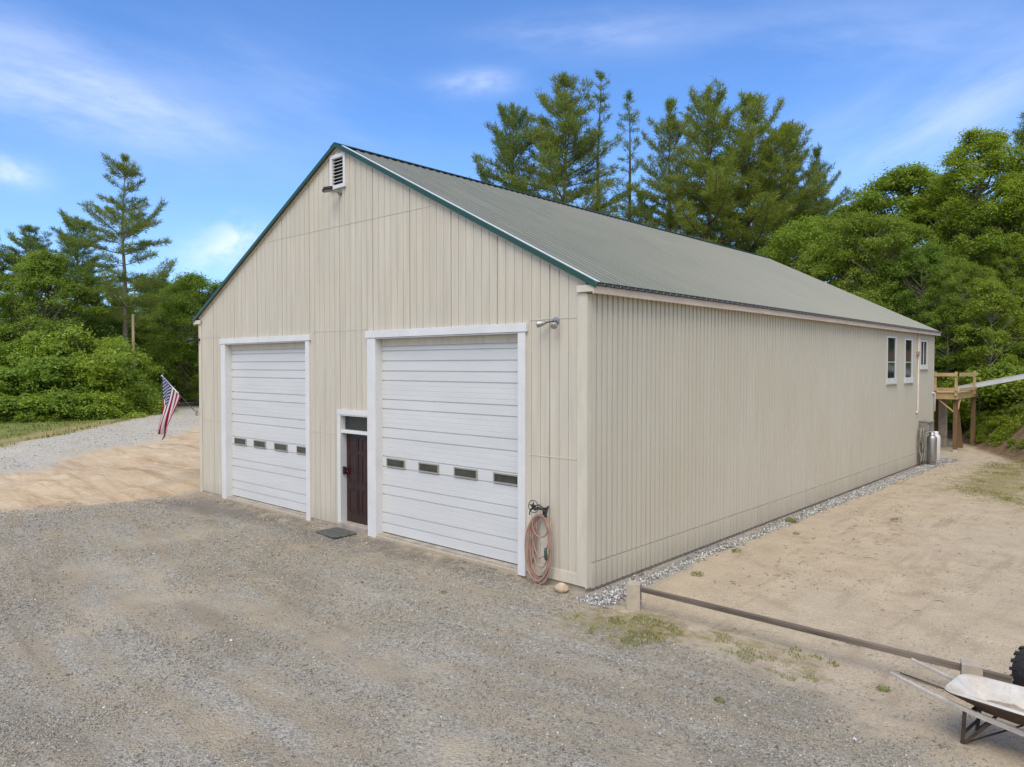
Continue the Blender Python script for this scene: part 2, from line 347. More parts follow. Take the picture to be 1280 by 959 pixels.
def ground_mat():
    m, t, b = newmat('yard_ground')
    pos = t.n('ShaderNodeNewGeometry').outputs['Position']
    A = {k: t.n('ShaderNodeAttribute', attribute_name=k).outputs['Fac'] for k in W}
    ed = t.noise(pos, 2.3, 6, .65); ed2 = t.noise(pos, 9, 4, .6)
    def edge(w, amt=.7, hard=.18):
        q = t.math('ADD', w, t.math('MULTIPLY', t.math('SUBTRACT', t.math('ADD', t.math('MULTIPLY', ed, .65), t.math('MULTIPLY', ed2, .35)), .5), amt*2))
        return t.mr(q, .5-hard, .5+hard, smooth=True)
    big = t.noise(pos, .35, 5, .6); mid = t.noise(pos, 1.6, 6, .62); fine = t.noise(pos, 14, 5, .7); grit = t.noise(pos, 70, 3, .7)
    # tan yard soil
    tan = t.mix(t.mr(mid, .3, .7), (.41, .335, .235), (.56, .465, .335))
    tan = t.mix(t.math('MULTIPLY', t.mr(big, .42, .66), .6), tan, (.48, .41, .315))
    tan = t.mix(t.math('MULTIPLY', t.mr(t.noise(pos, .9, 5, .7), .54, .72), .6), tan, (.30, .22, .145))
    tan = t.mix(t.mr(grit, .56, .74, 0, .45), tan, (.25, .19, .13))
    tan = t.mix(t.mr(fine, .60, .76, 0, .5), tan, (.62, .52, .40))
    spk = t.noise(pos, 32, 3, .8)
    tan = t.mix(t.mr(spk, .55, .63, 0, .7), tan, (.27, .215, .15))
    tan = t.mix(t.mr(t.noise(pos, 26, 3, .8), .57, .65, 0, .6), tan, (.66, .60, .50))
    tan = t.mix(t.mr(t.noise(t.mapping(pos, (2.2, .35, 1), (0, 0, R(-6))), 1.2, 6, .7), .53, .66, 0, .55), tan, (.33, .26, .18))
    # left-hand yellow sand with long scrape marks
    sc = t.noise(t.mapping(pos, (.55, 2.6, 1), (0, 0, R(-28))), .8, 6, .62)
    sand = t.mix(t.mr(t.math('ADD', t.math('MULTIPLY', sc, .55), t.math('MULTIPLY', mid, .45)), .34, .62), (.47, .35, .22), (.65, .53, .375))
    sand = t.mix(t.mr(big, .4, .66, 0, .55), sand, (.60, .46, .29))
    sand = t.mix(t.mr(t.noise(t.mapping(pos, (.3, 2.4, 1), (0, 0, R(-30))), .5, 6, .7), .50, .62, 0, .75), sand, (.37, .245, .135))
    sand = t.mix(t.mr(grit, .58, .78, 0, .3), sand, (.3, .2, .1))
    sand = t.mix(t.mr(t.noise(pos, 4.5, 6, .75), .54, .70, 0, .45), sand, (.40, .27, .15))
    sand = t.mix(t.mr(fine, .54, .68, 0, .55), sand, (.70, .60, .43)); sand = t.mix(t.mr(t.noise(pos, 7, 5, .75), .56, .66, 0, .5), sand, (.36, .25, .14))
    c = t.mix(edge(A['left'], .15), tan, sand)
    # crushed gravel: voronoi stones over dirt
    def stones(scale, lo, hi, tint):
        v = t.n('ShaderNodeTexVoronoi'); t.l(pos, v.inputs['Vector']); v.inputs['Scale'].default_value = scale
        s = t.n('ShaderNodeSeparateColor'); t.l(v.outputs['Color'], s.inputs[0])
        g = t.mix(s.outputs[0], lo, hi)
        g = t.mix(t.math('MULTIPLY', t.mr(s.outputs[1], .8, 1), .6), g, tint)
        edg = t.mr(v.outputs['Distance'], .0, .75, 1, 0)
        return g, edg
    g1, e1 = stones(34, (.14, .136, .12), (.56, .55, .50), (.48, .39, .28))
    g2, e2 = stones(70, (.17, .16, .135), (.53, .505, .44), (.42, .33, .23))
    gv = t.mix(t.mr(fine, .4, .6), g2, g1)
    spx = t.n('ShaderNodeSeparateXYZ'); t.l(pos, spx.inputs[0])
    ddx = t.math('ADD', spx.outputs[0], 1.0); ddy = t.math('ADD', spx.outputs[1], -34.0)          # wheel tracks sweep round in arcs
    rad = t.math('SQRT', t.math('ADD', t.math('MULTIPLY', ddx, ddx), t.math('MULTIPLY', ddy, ddy)))
    cpl = t.n('ShaderNodeCombineXYZ'); t.l(t.math('MULTIPLY', rad, 2.3), cpl.inputs[0]); t.l(t.math('MULTIPLY', t.math('ARCTAN2', ddx, t.math('MULTIPLY', ddy, -1.0)), 9.0), cpl.inputs[1])
    trk = t.noise(cpl.outputs[0], 1.0, 5, .62)
    dirt = t.mix(t.mr(mid, .3, .7), (.30, .25, .175), (.44, .375, .275))
    dirt = t.mix(t.mr(grit, .4, .75, 0, .5), dirt, (.19, .15, .11))
    bare = t.math('ADD', t.math('MULTIPLY', trk, .62), t.math('MULTIPLY', t.noise(pos, .8, 6, .72), .38))
    gv = t.mix(t.mr(bare, .43, .57, .10, .88), gv, dirt)
    cp2 = t.n('ShaderNodeCombineXYZ'); t.l(t.math('MULTIPLY', rad, 5.5), cp2.inputs[0]); t.l(t.math('MULTIPLY', t.math('ARCTAN2', ddx, t.math('MULTIPLY', ddy, -1.0)), 5.0), cp2.inputs[1])
    tk2 = t.noise(cp2.outputs[0], 1.0, 4, .6); wh = t.mr(t.noise(pos, .3, 3), .4, .6)
    gv = t.mix(t.math('MULTIPLY', t.mr(tk2, .54, .66, 0, .5), wh), gv, g1)
    gv = t.mix(t.math('MULTIPLY', t.mr(tk2, .44, .34, 0, .5), wh), gv, (.20, .17, .125))
    gv = t.mix(t.mr(t.noise(pos, .55, 5, .65), .52, .68, 0, .65), gv, (.48, .405, .295))
    gv = t.mix(t.mr(t.noise(t.mapping(pos, (.35, 1.2, 1), (0, 0, R(10)), (3, 8, 0)), .7, 4), .53, .68, 0, .45), gv, (.21, .18, .135))
    gv = t.mix(t.math('MULTIPLY', edge(A['damp'], .7, .3), .72), gv, t.mix(fine, (.10, .088, .074), (.20, .18, .155)))
    c = t.mix(edge(A['drive'], .75, .3), c, gv)
    # pale road gravel
    r1, _ = stones(26, (.35, .325, .275), (.58, .55, .475), (.52, .46, .37))
    rd = t.mix(t.mr(t.noise(t.mapping(pos, (.4, 1.3, 1), (0, 0, R(-32))), .5, 5, .65), .5, .7, 0, .7), r1, (.44, .375, .28))
    c = t.mix(edge(A['road'], .5, .22), c, rd)
    # field / forest floor
    fl = t.mix(t.mr(mid, .3, .7), (.14, .185, .05), (.23, .25, .08))
    fl = t.mix(t.mr(t.noise(pos, .5, 5, .6), .55, .7, 0, .6), fl, (.30, .24, .12))
    c = t.mix(edge(A['field'], .45, .2), c, fl)
    c = t.mix(t.math('MULTIPLY', edge(A['brown'], .6, .3), .8), c, t.mix(mid, (.36, .23, .12), (.50, .35, .2)))
    # bank: bare brown earth with litter
    bk = t.mix(t.mr(mid, .3, .7), (.12, .08, .05), (.24, .165, .10))
    bk = t.mix(t.mr(fine, .56, .7, 0, .8), bk, (.30, .23, .16))
    bk = t.mix(t.mr(grit, .55, .75, 0, .6), bk, (.06, .045, .03))
    c = t.mix(edge(A['bank'], .5, .25), c, bk)
    # mossy weed patches
    ms = t.mix(t.mr(fine, .35, .65), (.15, .16, .045), (.34, .27, .11))
    ms = t.mix(t.mr(mid, .5, .68), ms, (.20, .135, .085))
    c = t.mix(t.math('MULTIPLY', edge(A['grass'], .9, .2), .8), c, ms)
    c = t.mix(t.math('MULTIPLY', edge(A['strip'], .4, .2), .75), c, (.30, .29, .28))
    t.l(c, b.inputs['Base Color']); b.inputs['Roughness'].default_value = .95; b.inputs['Specular IOR Level'].default_value = .15
    hgt = t.math('ADD', t.math('MULTIPLY', grit, .5), t.math('ADD', t.math('MULTIPLY', e1, t.math('MULTIPLY', A['drive'], .7)), t.math('MULTIPLY', mid, 1.5)))
    hgt = t.math('ADD', hgt, t.math('MULTIPLY', fine, .8))
    t.l(t.bump(hgt, .75, .03), b.inputs['Normal'])
    return m
M['ground'] = ground_mat()
zd = W['drive'] > .5; zr = (W['road'] > .5) & ~zd
fz = np.where(zd[FQ].sum(1) >= 2, 1, np.where(zr[FQ].sum(1) >= 2, 2, 0))
for zi, nm in ((0, 'ground'), (1, 'driveway'), (2, 'gravel_road')):
    f = FQ[fz == zi]; ids, inv = np.unique(f.ravel(), return_inverse=True)
    o = np_mesh(nm, np.stack([X, Y, Z], 1)[ids], inv.reshape(-1, 4), M['ground'], smooth=True)
    for k in W:
        a = o.data.attributes.new(k, 'FLOAT', 'POINT'); a.data.foreach_set('value', W[k][ids].astype(np.float32))
    tag(o, kind='structure')

# ------------------------------------------------------------------ loose stones, twigs, grass
rng = np.random.default_rng(11)
OCT = np.array([(1,0,0),(-1,0,0),(0,1,0),(0,-1,0),(0,0,1),(0,0,-1)], float)
OF = np.array([(0,2,4),(2,1,4),(1,3,4),(3,0,4),(2,0,5),(1,2,5),(3,1,5),(0,3,5)])
def stone_mesh(name, P, S, m, flat=.6):
    n = len(P)
    V = OCT[None]*(S[:,None,None]*rng.uniform(.6, 1.2, (n,6,1)))
    V = V + rng.normal(0, .22, (n,6,3))*S[:,None,None]
    a = rng.uniform(0, 6.28, n); c, s = np.cos(a), np.sin(a)
    x = V[...,0]*c[:,None]-V[...,1]*s[:,None]; y = V[...,0]*s[:,None]+V[...,1]*c[:,None]
    V = np.stack([x, y, V[...,2]*flat], -1) + P[:,None,:]
    F = (OF[None]+np.arange(n)[:,None,None]*6).reshape(-1, 3)
    return np_mesh(name, V.reshape(-1, 3), F, m)
def stonemat(name, stops):
    m, t, b = newmat(name)
    g = t.n('ShaderNodeNewGeometry'); r = t.n('ShaderNodeValToRGB'); t.l(g.outputs['Random Per Island'], r.inputs[0])
    cr = r.color_ramp; cr.elements[0].color = (*stops[0][1], 1); cr.elements[0].position = stops[0][0]
    cr.elements[1].color = (*stops[-1][1], 1); cr.elements[1].position = stops[-1][0]
    for p, c in stops[1:-1]: e = cr.elements.new(p); e.color = (*c, 1)
    t.l(r.outputs[0], b.inputs['Base Color']); b.inputs['Roughness'].default_value = .85; b.inputs['Specular IOR Level'].default_value = .3
    return m
M['pebble'] = stonemat('gravel_stones', [(0, (.14, .135, .12)), (.35, (.27, .262, .23)), (.7, (.39, .378, .335)), (.9, (.43, .36, .265)), (.985, (.5, .48, .44)), (1, (.72, .70, .66))])
M['white_stone'] = stonemat('pale_crushed_stone', [(0, (.14, .138, .13)), (.4, (.31, .305, .29)), (.75, (.45, .44, .415)), (1, (.66, .65, .62))])
n = 330000
px_ = rng.uniform(-17, 7, n); py_ = rng.uniform(-9.5, .3, n)
dd = np.hypot(px_-CAM[0], py_-CAM[1])
keep = rng.random(n) < np.clip((9/np.maximum(dd, 6))**1.2, .06, 1)*sstep(.38, .66, fbm(px_, py_, 1.3, 77)*.6+fbm(px_*.3, py_*1.4, 1.1, 79)*.4)
keep &= (poly_sd(px_, py_, DRIVE)+1.6*(fbm(px_, py_, .8, 5)-.5) > -.1) & (dd > 5)
px_, py_, dd = px_[keep], py_[keep], dd[keep]
S = rng.uniform(.006, .013, len(px_))*(1+.025*dd); S = np.where(rng.random(len(S)) < .03, S*1.8, S)
tag(stone_mesh('gravel', np.stack([px_, py_, hz(px_, py_)+S*.25], 1), S, M['pebble']), 'loose grey crushed gravel strewn over the driveway', 'gravel', kind='stuff')
n = 13000
yy = rng.uniform(-.4, 23.4, n); w = np.interp(yy, [-.4, .3, 1, 3, 8, 14, 20, 23.4], [.5, .5, .36, .30, .34, .42, .5, .7])
xx = .06 + np.abs(rng.normal(.55, .25, n))*w*1.1; kk = (rng.random(n) < .35+.65*sstep(.3, .55, fbm(xx*2, yy, 1.0, 91)))
# nearer the front a soil gap opens between wall and stones
kk &= ~((yy > .6) & (yy < 9) & (xx < .22+.1*vnoise(yy, yy*0, 4)) & (rng.random(n) < .8))
xx, yy = xx[kk], yy[kk]; S = rng.uniform(.014, .034, len(xx))
tag(stone_mesh('crushed_stone_strip', np.stack([xx, yy, hz(xx, yy)+S*.35], 1), S, M['white_stone'], .75), 'pale crushed stone drip strip along the foot of the ribbed side wall', 'gravel', kind='stuff')
n = 26000
qx = rng.uniform(-52, -14, n); qy = rng.uniform(-6, 26, n)
k = (poly_sd(qx, qy, ROAD)+1.5*(fbm(qx, qy, 2, 15)-.5) > .2) & (rng.random(n) < .25+.6*sstep(.42,.58,fbm(qx*.6+qy*.35, qy*.5-qx*.3, 1.6, 66)))
qx, qy = qx[k], qy[k]; S = rng.uniform(.02, .045, len(qx))
tag(stone_mesh('road_gravel', np.stack([qx, qy, hz(qx, qy)+S*.2], 1), S, stonemat('road_stone', [(0, (.24, .22, .19)), (.5, (.42, .395, .34)), (1, (.64, .61, .54))]), .6), 'pale loose stone covering the gravel road beyond the sand', 'gravel', kind='stuff')
# sparse pebbles on the tan yard
n = 30000
qx = rng.uniform(.9, 9, n); qy = -3+28*rng.random(n)**2.2
k = (fbm(qx, qy, 1.6, 33)+.25*sstep(1, -2.5, qy) > .5)
qx, qy = qx[k], qy[k]; S = rng.uniform(.005, .013, len(qx))*(1+.03*np.maximum(qy, 0))
tag(stone_mesh('yard_pebbles', np.stack([qx, qy, hz(qx, qy)+S*.2], 1), S, M['pebble']), 'small pebbles scattered over the tan side yard', 'pebbles', kind='stuff')
# twigs
mb = MB()
for i in range(170):
    x, y = random.uniform(1.0, 5.2), random.uniform(-.4, 19)**1.0
    if random.random() < .45: x = 1.2+abs(random.gauss(.6, .7)); y = random.uniform(2, 12)
    a = random.uniform(0, 6.28); L = random.uniform(.03, .16); z = float(hz(x, y))+.012
    mb.tube([(x, y, z), (x+L*.5*math.cos(a), y+L*.5*math.sin(a), z+.015), (x+L*math.cos(a+.4), y+L*math.sin(a+.4), z)], [.003, .004, .002], 4)
tag(mb.build('twigs', M['rust']), 'small dark twigs and bark scraps lying on the tan yard', 'twigs', kind='stuff')
def grass_mesh(name, P, H, label, spread=.5, wid=.006):
    n = len(P); a = rng.uniform(0, 6.28, n); ln = rng.uniform(.1, spread, n)*H
    d = np.stack([np.cos(a), np.sin(a)], 1); wv = np.stack([-d[:,1], d[:,0]], 1)*(wid*rng.uniform(.6, 1.4, n))[:,None]
    z0 = P[:,2]
    A = np.stack([P[:,0]-wv[:,0], P[:,1]-wv[:,1], z0], 1); B = np.stack([P[:,0]+wv[:,0], P[:,1]+wv[:,1], z0], 1)
    T = np.stack([P[:,0]+d[:,0]*ln, P[:,1]+d[:,1]*ln, z0+H], 1)
    V = np.stack([A, B, T], 1).reshape(-1, 3); F = np.arange(3*n).reshape(-1, 3)
    o = np_mesh(name, V, F, M['grass']); return tag(o, label, 'grass', kind='stuff')
pts = []
def scatter(n, poly, thr, seed, s=.6):
    xs = [p[0] for p in poly]; ys = [p[1] for p in poly]
    x = rng.uniform(min(xs), max(xs), n); y = rng.uniform(min(ys), max(ys), n)
    k = (poly_sd(x, y, poly)+.6*(fbm(x, y, .7, seed)-.5) > 0) & (fbm(x, y, s, seed+1) > thr)
    return np.stack([x[k], y[k]], 1)
a = scatter(5200, GR2, .5, 3, .35); b_ = scatter(4200, GR3, .58, 4, .3)
q = np.concatenate([a, b_]); P = np.column_stack([q, hz(q[:,0], q[:,1])])
grass_mesh('weedy_grass', P, rng.uniform(.012, .05, len(P)), 'thin yellow-green weedy grass by the concrete block near the corner', .9, .005)
a = scatter(7000, GR1, .52, 6, .8); P = np.column_stack([a, hz(a[:,0], a[:,1])])
grass_mesh('yard_grass', P, rng.uniform(.015, .06, len(P)), 'patchy short grass at the far right end of the tan yard', .7, .012)
FLD = [gpt(-60, 566), gpt(0, 560), gpt(81, 544), gpt(142, 530), gpt(197, 518), gpt(196, 508), gpt(180, 499), (-90, 24), (-55, 2), (-56, -20), (-40, -20)]
a = scatter(60000, FLD, .40, 8, 1.4)
sd = poly_sd(a[:,0], a[:,1], BROWN); a = a[(sd < -.2) | (rng.random(len(a)) < .15)]
P = np.column_stack([a, hz(a[:,0], a[:,1])])
grass_mesh('field_grass', P, rng.uniform(.08, .26, len(P)), 'mown grass verge between the gravel road and the roadside bushes', .6, .03)
# ------------------------------------------------------------------ the garage building
BW, BL, HE = 13.65, 22.7, 5.02
XM = -BW/2
def roofz(x, off=0): return 8.50 - abs(x-XM)*.5105 + off        # underside line of the siding at the gable
bld = thing('garage_building', 'large beige gabled garage building with two white overhead doors and a green metal roof', 'building', (XM, 0, 0))
def part(mb, name, m, parent=bld, smooth=False, bevel=0):
    o = mb.build(name, m, None, smooth, bevel)
    o.parent = parent
    ox = parent
    off = Vector((0, 0, 0))
    while ox: off += Vector(ox.location); ox = ox.parent
    o.location = -off
    return o
def columns(mb, prof, top, bottom, holes, tr, m=0):
    """prof: sorted [(u, depth)], holes [(u0,u1,z0,z1)], tr(u, depth, z) -> xyz"""
    us = sorted(set([round(u, 5) for u, _ in prof] + [round(h[0], 5) for h in holes] + [round(h[1], 5) for h in holes]))
    pu = [p[0] for p in prof]; pd = [p[1] for p in prof]
    for a, b in zip(us[:-1], us[1:]):
        if b-a < 1e-6: continue
        da, db = np.interp(a, pu, pd), np.interp(b, pu, pd)
        mid = (a+b)/2; cuts = sorted([(h[2], h[3]) for h in holes if h[0] < mid < h[1]])
        z = bottom; segs = []
        for c0, c1 in cuts:
            if c0 > z: segs.append((z, z, c0, c0))
            z = c1
        segs.append((z, z, top(a), top(b)))
        for z0a, z0b, z1a, z1b in segs:
            mb.add([tr(a, da, z0a), tr(b, db, z0b), tr(b, db, z1b), tr(a, da, z1a)], [(0, 1, 2, 3)], m)
# front wall: grooved plywood siding
D1 = (-12.10, -8.12, .0, 4.27); D2 = (-5.49, -1.43, .0, 4.27); MD = (-6.77, -5.72, .0, 2.60); VENT = (-7.02, -6.59, 7.70, 8.29)
prof = [(-BW, 0)]
joints = [-5.585-1.205*k for k in range(-4, 7)]
gro = []
for j in joints:
    gro.append((j, .014, .028))
    for k in range(1, 6): gro.append((j+1.205*k/6+random.uniform(-.004, .004), .0062, .012))
for u, w, d in sorted(gro):
    if -BW+.15 < u < -.19: prof += [(u-w, 0), (u-w*.8, d), (u+w*.8, d), (u+w, 0)]
prof.append((0, 0)); prof.sort()
mb = MB()
columns(mb, prof, lambda u: roofz(u), .12, [D1, D2, MD, VENT], lambda u, d, z: (u, d, z))
front = part(mb, 'front_wall', M['siding'])
# horizontal seams between the sheets, drawn as shallow metal flashings
mb = MB()
for z, spans in ((2.155, [(-BW+.14, -12.36), (-7.93, -6.9), (-1.22, -.19)]), (4.47, [(-BW+.14, -12.38), (-7.9, -5.82), (-1.2, -.19)])):
    for a, b in spans:
        mb = MB(); mb.box(a, b, -.006, -.001, z-.007, z+.007); part(mb, 'sheet_seam', M['beige'])
def halfw(z): return (8.45-z)/.5105
hw = halfw(6.79); mb = MB()
mb.box(XM-hw+.1, XM+hw-.1, -.006, -.001, 6.783, 6.797)
part(mb, 'sheet_seam', M['beige'])
# side wall: ribbed sheets
WINS = [(16.47, 17.38, 3.27, 4.60), (18.60, 19.45, 3.27, 4.58), (20.68, 21.54, 3.72, 4.57)]
prof = [(.0, 0.0)]; u = .1
while u < BL-.05:
    prof += [(u, .0), (u+.007, .034), (u+.110, .034), (u+.117, .0)]; u += .1524
prof.append((BL, 0.0))
mb = MB()
zs = .48
columns(mb, prof, lambda u: 4.93, zs, WINS, lambda u, d, z: (d, u, z))
columns(mb, prof, lambda u: zs-.006, .06, [], lambda u, d, z: (d+.006, u, z))
part(mb, 'side_wall', M['ribbed'])
mb = MB()
columns(mb, [(-BW, 0), (0, 0)], lambda u: roofz(u), .06, [], lambda u, d, z: (u, BL, z))
# split the back gable at the ridge
mb = MB(); columns(mb, [(-BW, 0), (XM, 0), (0, 0)], lambda u: roofz(u), .06, [], lambda u, d, z: (u, BL, z))
part(mb, 'back_wall', M['ribbed'])
mb = MB(); columns(mb, [(0, 0), (BL, 0)], lambda u: 5.0, .06, [], lambda u, d, z: (-BW, u, z)); part(mb, 'far_side_wall', M['ribbed'])
# foundation
mb = MB(); mb.box(-BW+.012, -.012, .012, .25, -.4, .125); mb.box(-.25, -.014, .25, BL-.01, -.4, .10); mb.box(-BW+.012, -BW+.2, .25, BL-.01, -.4, .1)
part(mb, 'foundation', M['concrete'])
# corner boards, base board
mb = MB(); mb.box(-.17, .0, -.028, 0, .10, 4.86); mb.box(.0, .03, -.028, .10, .08, 4.84); part(mb, 'corner_board', M['beige'], bevel=.004)
mb = MB(); mb.box(-BW-.02, -BW+.13, -.026, 0, .06, 4.90); part(mb, 'corner_board', M['beige'], bevel=.004)
mb = MB(); mb.box(-1.22, -.172, -.024, 0, .10, .29); part(mb, 'base_board', M['beige'], bevel=.004)
mb = MB(); mb.box(.005, .03, BL-.1, BL+.02, .06, 4.84); part(mb, 'corner_board', M['beige'], bevel=.004)
# roof: ribbed green metal, both slopes
OH, Y0, Y1 = .20, -.09, BL+.2
def slope(sign):
    mb = MB(); u = Y0; pr = []
    while u < Y1-.02:
        pr += [(u, .0), (u+.014, .021), (u+.036, .021), (u+.05, .0), (u+.112, .0), (u+.118, .006), (u+.124, .0), (u+.168, .0), (u+.174, .006), (u+.18, .0)]; u += .2286
    pr.append((Y1, 0))
    prev = None
    vs = []; fs = []
    xe = XM+sign*(BW/2+OH+.05)
    for y, d in pr:
        for xx_ in (XM+sign*.02, (XM+xe)/2, xe):
            z = 8.575-abs(xx_-XM)*.5105+d
            vs.append((xx_, y, z))
    for i in range(len(pr)-1):
        for k in range(2):
            a = i*3+k; f = (a, a+1, a+4, a+3); fs.append(f if sign < 0 else f[::-1])
    mb.add(vs, fs)
    return mb
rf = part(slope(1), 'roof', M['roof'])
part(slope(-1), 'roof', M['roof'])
mb = MB()                                               # underside so that no light leaks in
for sg in (1, -1):
    xe = XM+sg*(BW/2+.02)
    mb.add([(XM, Y0+.03, 8.53), (xe, Y0+.03, 8.53-(BW/2+.02)*.5105), (xe, Y1-.02, 8.53-(BW/2+.02)*.5105), (XM, Y1-.02, 8.53)], [(0, 1, 2, 3)])
part(mb, 'roof_deck', M['oldwood'])
# ridge cap with dark rib closures
mb = MB()
for sg in (1, -1):
    a = XM+sg*.005; b = XM+sg*.17
    mb.add([(a, Y0-.01, 8.618), (b, Y0-.01, 8.618-.165*.46), (b, Y1+.01, 8.618-.165*.46), (a, Y1+.01, 8.618)], [(0, 1, 2, 3)])
part(mb, 'ridge_cap', M['green'])
mb = MB(); y = Y0+.05; vs = []
while y < Y1-.1: vs += [(y, 8.512), (y+.06, 8.512), (y+.061, 8.54), (y+.225, 8.54)]; y += .2286
mb.add([(XM+.168, q[0], 8.548) for q in vs]+[(XM+.168, q[0], q[1]-.012) for q in vs], [(i, i+1, len(vs)+i+1, len(vs)+i) for i in range(len(vs)-1)])
part(mb, 'ridge_closure', M['dark'])
# rake trims on the front gable
for sg in (1, -1):
    mb = MB(); xe = XM+sg*(BW/2+OH+.04)
    def z_(x, o): return 8.60-abs(x-XM)*.5105+o
    for (ya, yb, o0, o1, mm) in ((-.098, -.078, -.082, .0, 0), (-.098, -.03, .0, .014, 0)):
        v = []
        for x in (XM, xe):
            v += [(x, ya, z_(x, o0)), (x, yb, z_(x, o0)), (x, yb, z_(x, o1)), (x, ya, z_(x, o1))]
        mb.add(v, [(0, 1, 2, 3), (7, 6, 5, 4), (0, 4, 5, 1), (1, 5, 6, 2), (2, 6, 7, 3), (3, 7, 4, 0)], mm)
    v = []
    for x in (XM+sg*.1, xe-sg*.02):
        v += [(x, -.027, z_(x, -.02)), (x, .05, z_(x, -.02)), (x, .05, z_(x, .022)), (x, -.027, z_(x, .022))]
    mb.add(v, [(0, 1, 2, 3), (7, 6, 5, 4), (0, 4, 5, 1), (1, 5, 6, 2), (2, 6, 7, 3), (3, 7, 4, 0)], 1)
    # wooden rake board behind
    v = []
    for x in (XM, XM+sg*(BW/2+.0)):
        v += [(x, -.03, z_(x, -.115)), (x, -.002, z_(x, -.115)), (x, -.002, z_(x, -.03)), (x, -.03, z_(x, -.03))]
    mb.add(v, [(0, 1, 2, 3), (7, 6, 5, 4), (0, 4, 5, 1), (1, 5, 6, 2), (2, 6, 7, 3), (3, 7, 4, 0)], 2)
    part(mb, 'rake_trim', [M['green'], M['rakewhite'], M['beige']])
# eaves: fascia, drip edge, soffit, boxed ends
for sg in (1, -1):
    xb = 0 if sg > 0 else -BW
    mb = MB(); y = Y0+.02; k = 0
    for ya, yb in ((-.085, 4.9), (4.905, 12.0), (12.005, 18.3), (18.305, BL+.19)):
        mb.box(xb+sg*.175, xb+sg*.20, ya, yb, 4.835+.004*k, 5.0); k = (k+1) % 2
    part(mb, 'fascia', M['fascia'], bevel=.004)
    mb = MB(); mb.box(xb+sg*.001, xb+sg*.174, -.05, BL+.18, 4.865, 4.885); part(mb, 'soffit', M['beige'])
    mb = MB(); mb.box(xb+sg*.202, xb+sg*.235, -.095, BL+.2, 4.955, 5.012); part(mb, 'drip_edge', M['dark'])
    mb = MB(); mb.box(xb-sg*.155, xb+sg*.174, -.072, -.03, 4.865, 4.975); part(mb, 'eave_return', M['beige'], bevel=.004)

# overhead doors
def overhead(dx0, dx1, wins, zsec):
    mb = MB(); y0 = .15
    pr = []
    z = .145; top = 4.30
    # (z, depth) vertical profile with joints, wide ribs and fine pencil ribs
    pr.append((.145, 0))
    grooves = sorted([(g, .011) for g in zsec])
    zz = [.145]+[g for g, _ in grooves]+[top]
    for i, (g, d) in enumerate(grooves):
        pass
    for i in range(len(zz)-1):
        a, b = zz[i], zz[i+1]
        pr += [(a+.016, .0)]
        if b-a > .3:
            for q in (.25, .5, .75):
                c = a+(b-a)*q; pr += [(c-.006, 0), (c, .005), (c+.006, 0)]
        pr += [(b-.014, 0), (b-.010, .022), (b+.004, .022)]
    v = []; f = []
    for zc, d in pr:
        for x in (dx0-.02, dx1+.02): v.append((x, y0+d, zc))
    for i in range(len(pr)-1): f.append((2*i, 2*i+1, 2*i+3, 2*i+2))
    mb.add(v, f)
    mb.box(dx0-.02, dx1+.02, .165, .2, .11, .145, 1)           # rubber seal
    d = part(mb, 'garage_door', [M['door'], M['dark']])
    for (a, b) in wins:
        w = MB(); z0, z1 = 1.55, 1.74; e = .024
        w.box(a, b, .125, .149, z0, z0+e, 0); w.box(a, b, .125, .149, z1-e, z1, 0)
        w.box(a, a+e, .126, .149, z0+e, z1-e, 0); w.box(b-e, b, .126, .149, z0+e, z1-e, 0)
        w.box(a+e, b-e, .138, .147, z0+e, z1-e, 1)
        part(w, 'window', [M['wframe'], M['glassgrey']], d)
    return d
Z2 = [.34, .56, .95, 1.15, 1.54, 1.76, 2.155, 2.37, 2.77, 2.97, 3.37, 3.57, 3.78, 3.99, 4.16]
overhead(D1[0], D1[1], [(-11.93, -11.30), (-10.89, -10.29), (-9.86, -9.25), (-8.82, -8.20)], Z2)
overhead(D2[0], D2[1], [(-5.32, -4.72), (-4.29, -3.69), (-3.25, -2.62), (-2.2, -1.58)], Z2)
def frame(x0, x1, zt, tl, tr, th, mats=M['white'], right_cap=0):
    """white casing outside the opening and the boxed reveal"""
    mb = MB()
    mb.box(x0-tl, x0, -.045, 0, .03, zt); mb.box(x1, x1+tr, -.045, 0, .03, zt)
    mb.box(x0-tl-.04, x1+tr+.04, -.06, 0, zt+.002, zt+th)
    mb.box(x0-.0005, x0+.02, -.042, .16, .03, zt-.003); mb.box(x1-.02, x1+.0005, -.042, .16, .03, zt-.003)
    mb.box(x0+.021, x1-.021, -.042, .16, zt-.022, zt-.003)
    return part(mb, 'door_frame', mats, bevel=.004)
frame(D1[0], D1[1], 4.27, .22, .14, .14)
frame(D2[0], D2[1], 4.27, .26, .15, .15)
# beige strip across the top of each overhead door, inside the reveal
for d in (D1, D2):
    mb = MB(); mb.box(d[0]+.021, d[1]-.021, .118, .146, 4.10, 4.247); part(mb, 'door_top_strip', M['beige'])
mb = MB(); mb.box(D1[0]+.021, D1[1]-.021, -.05, .24, -.1, .105); part(mb, 'door_sill', M['block'], bevel=.01)
mb = MB(); mb.box(D2[0]+.021, D2[1]-.021, -.05, .24, -.1, .098); part(mb, 'door_sill', M['block'], bevel=.01)
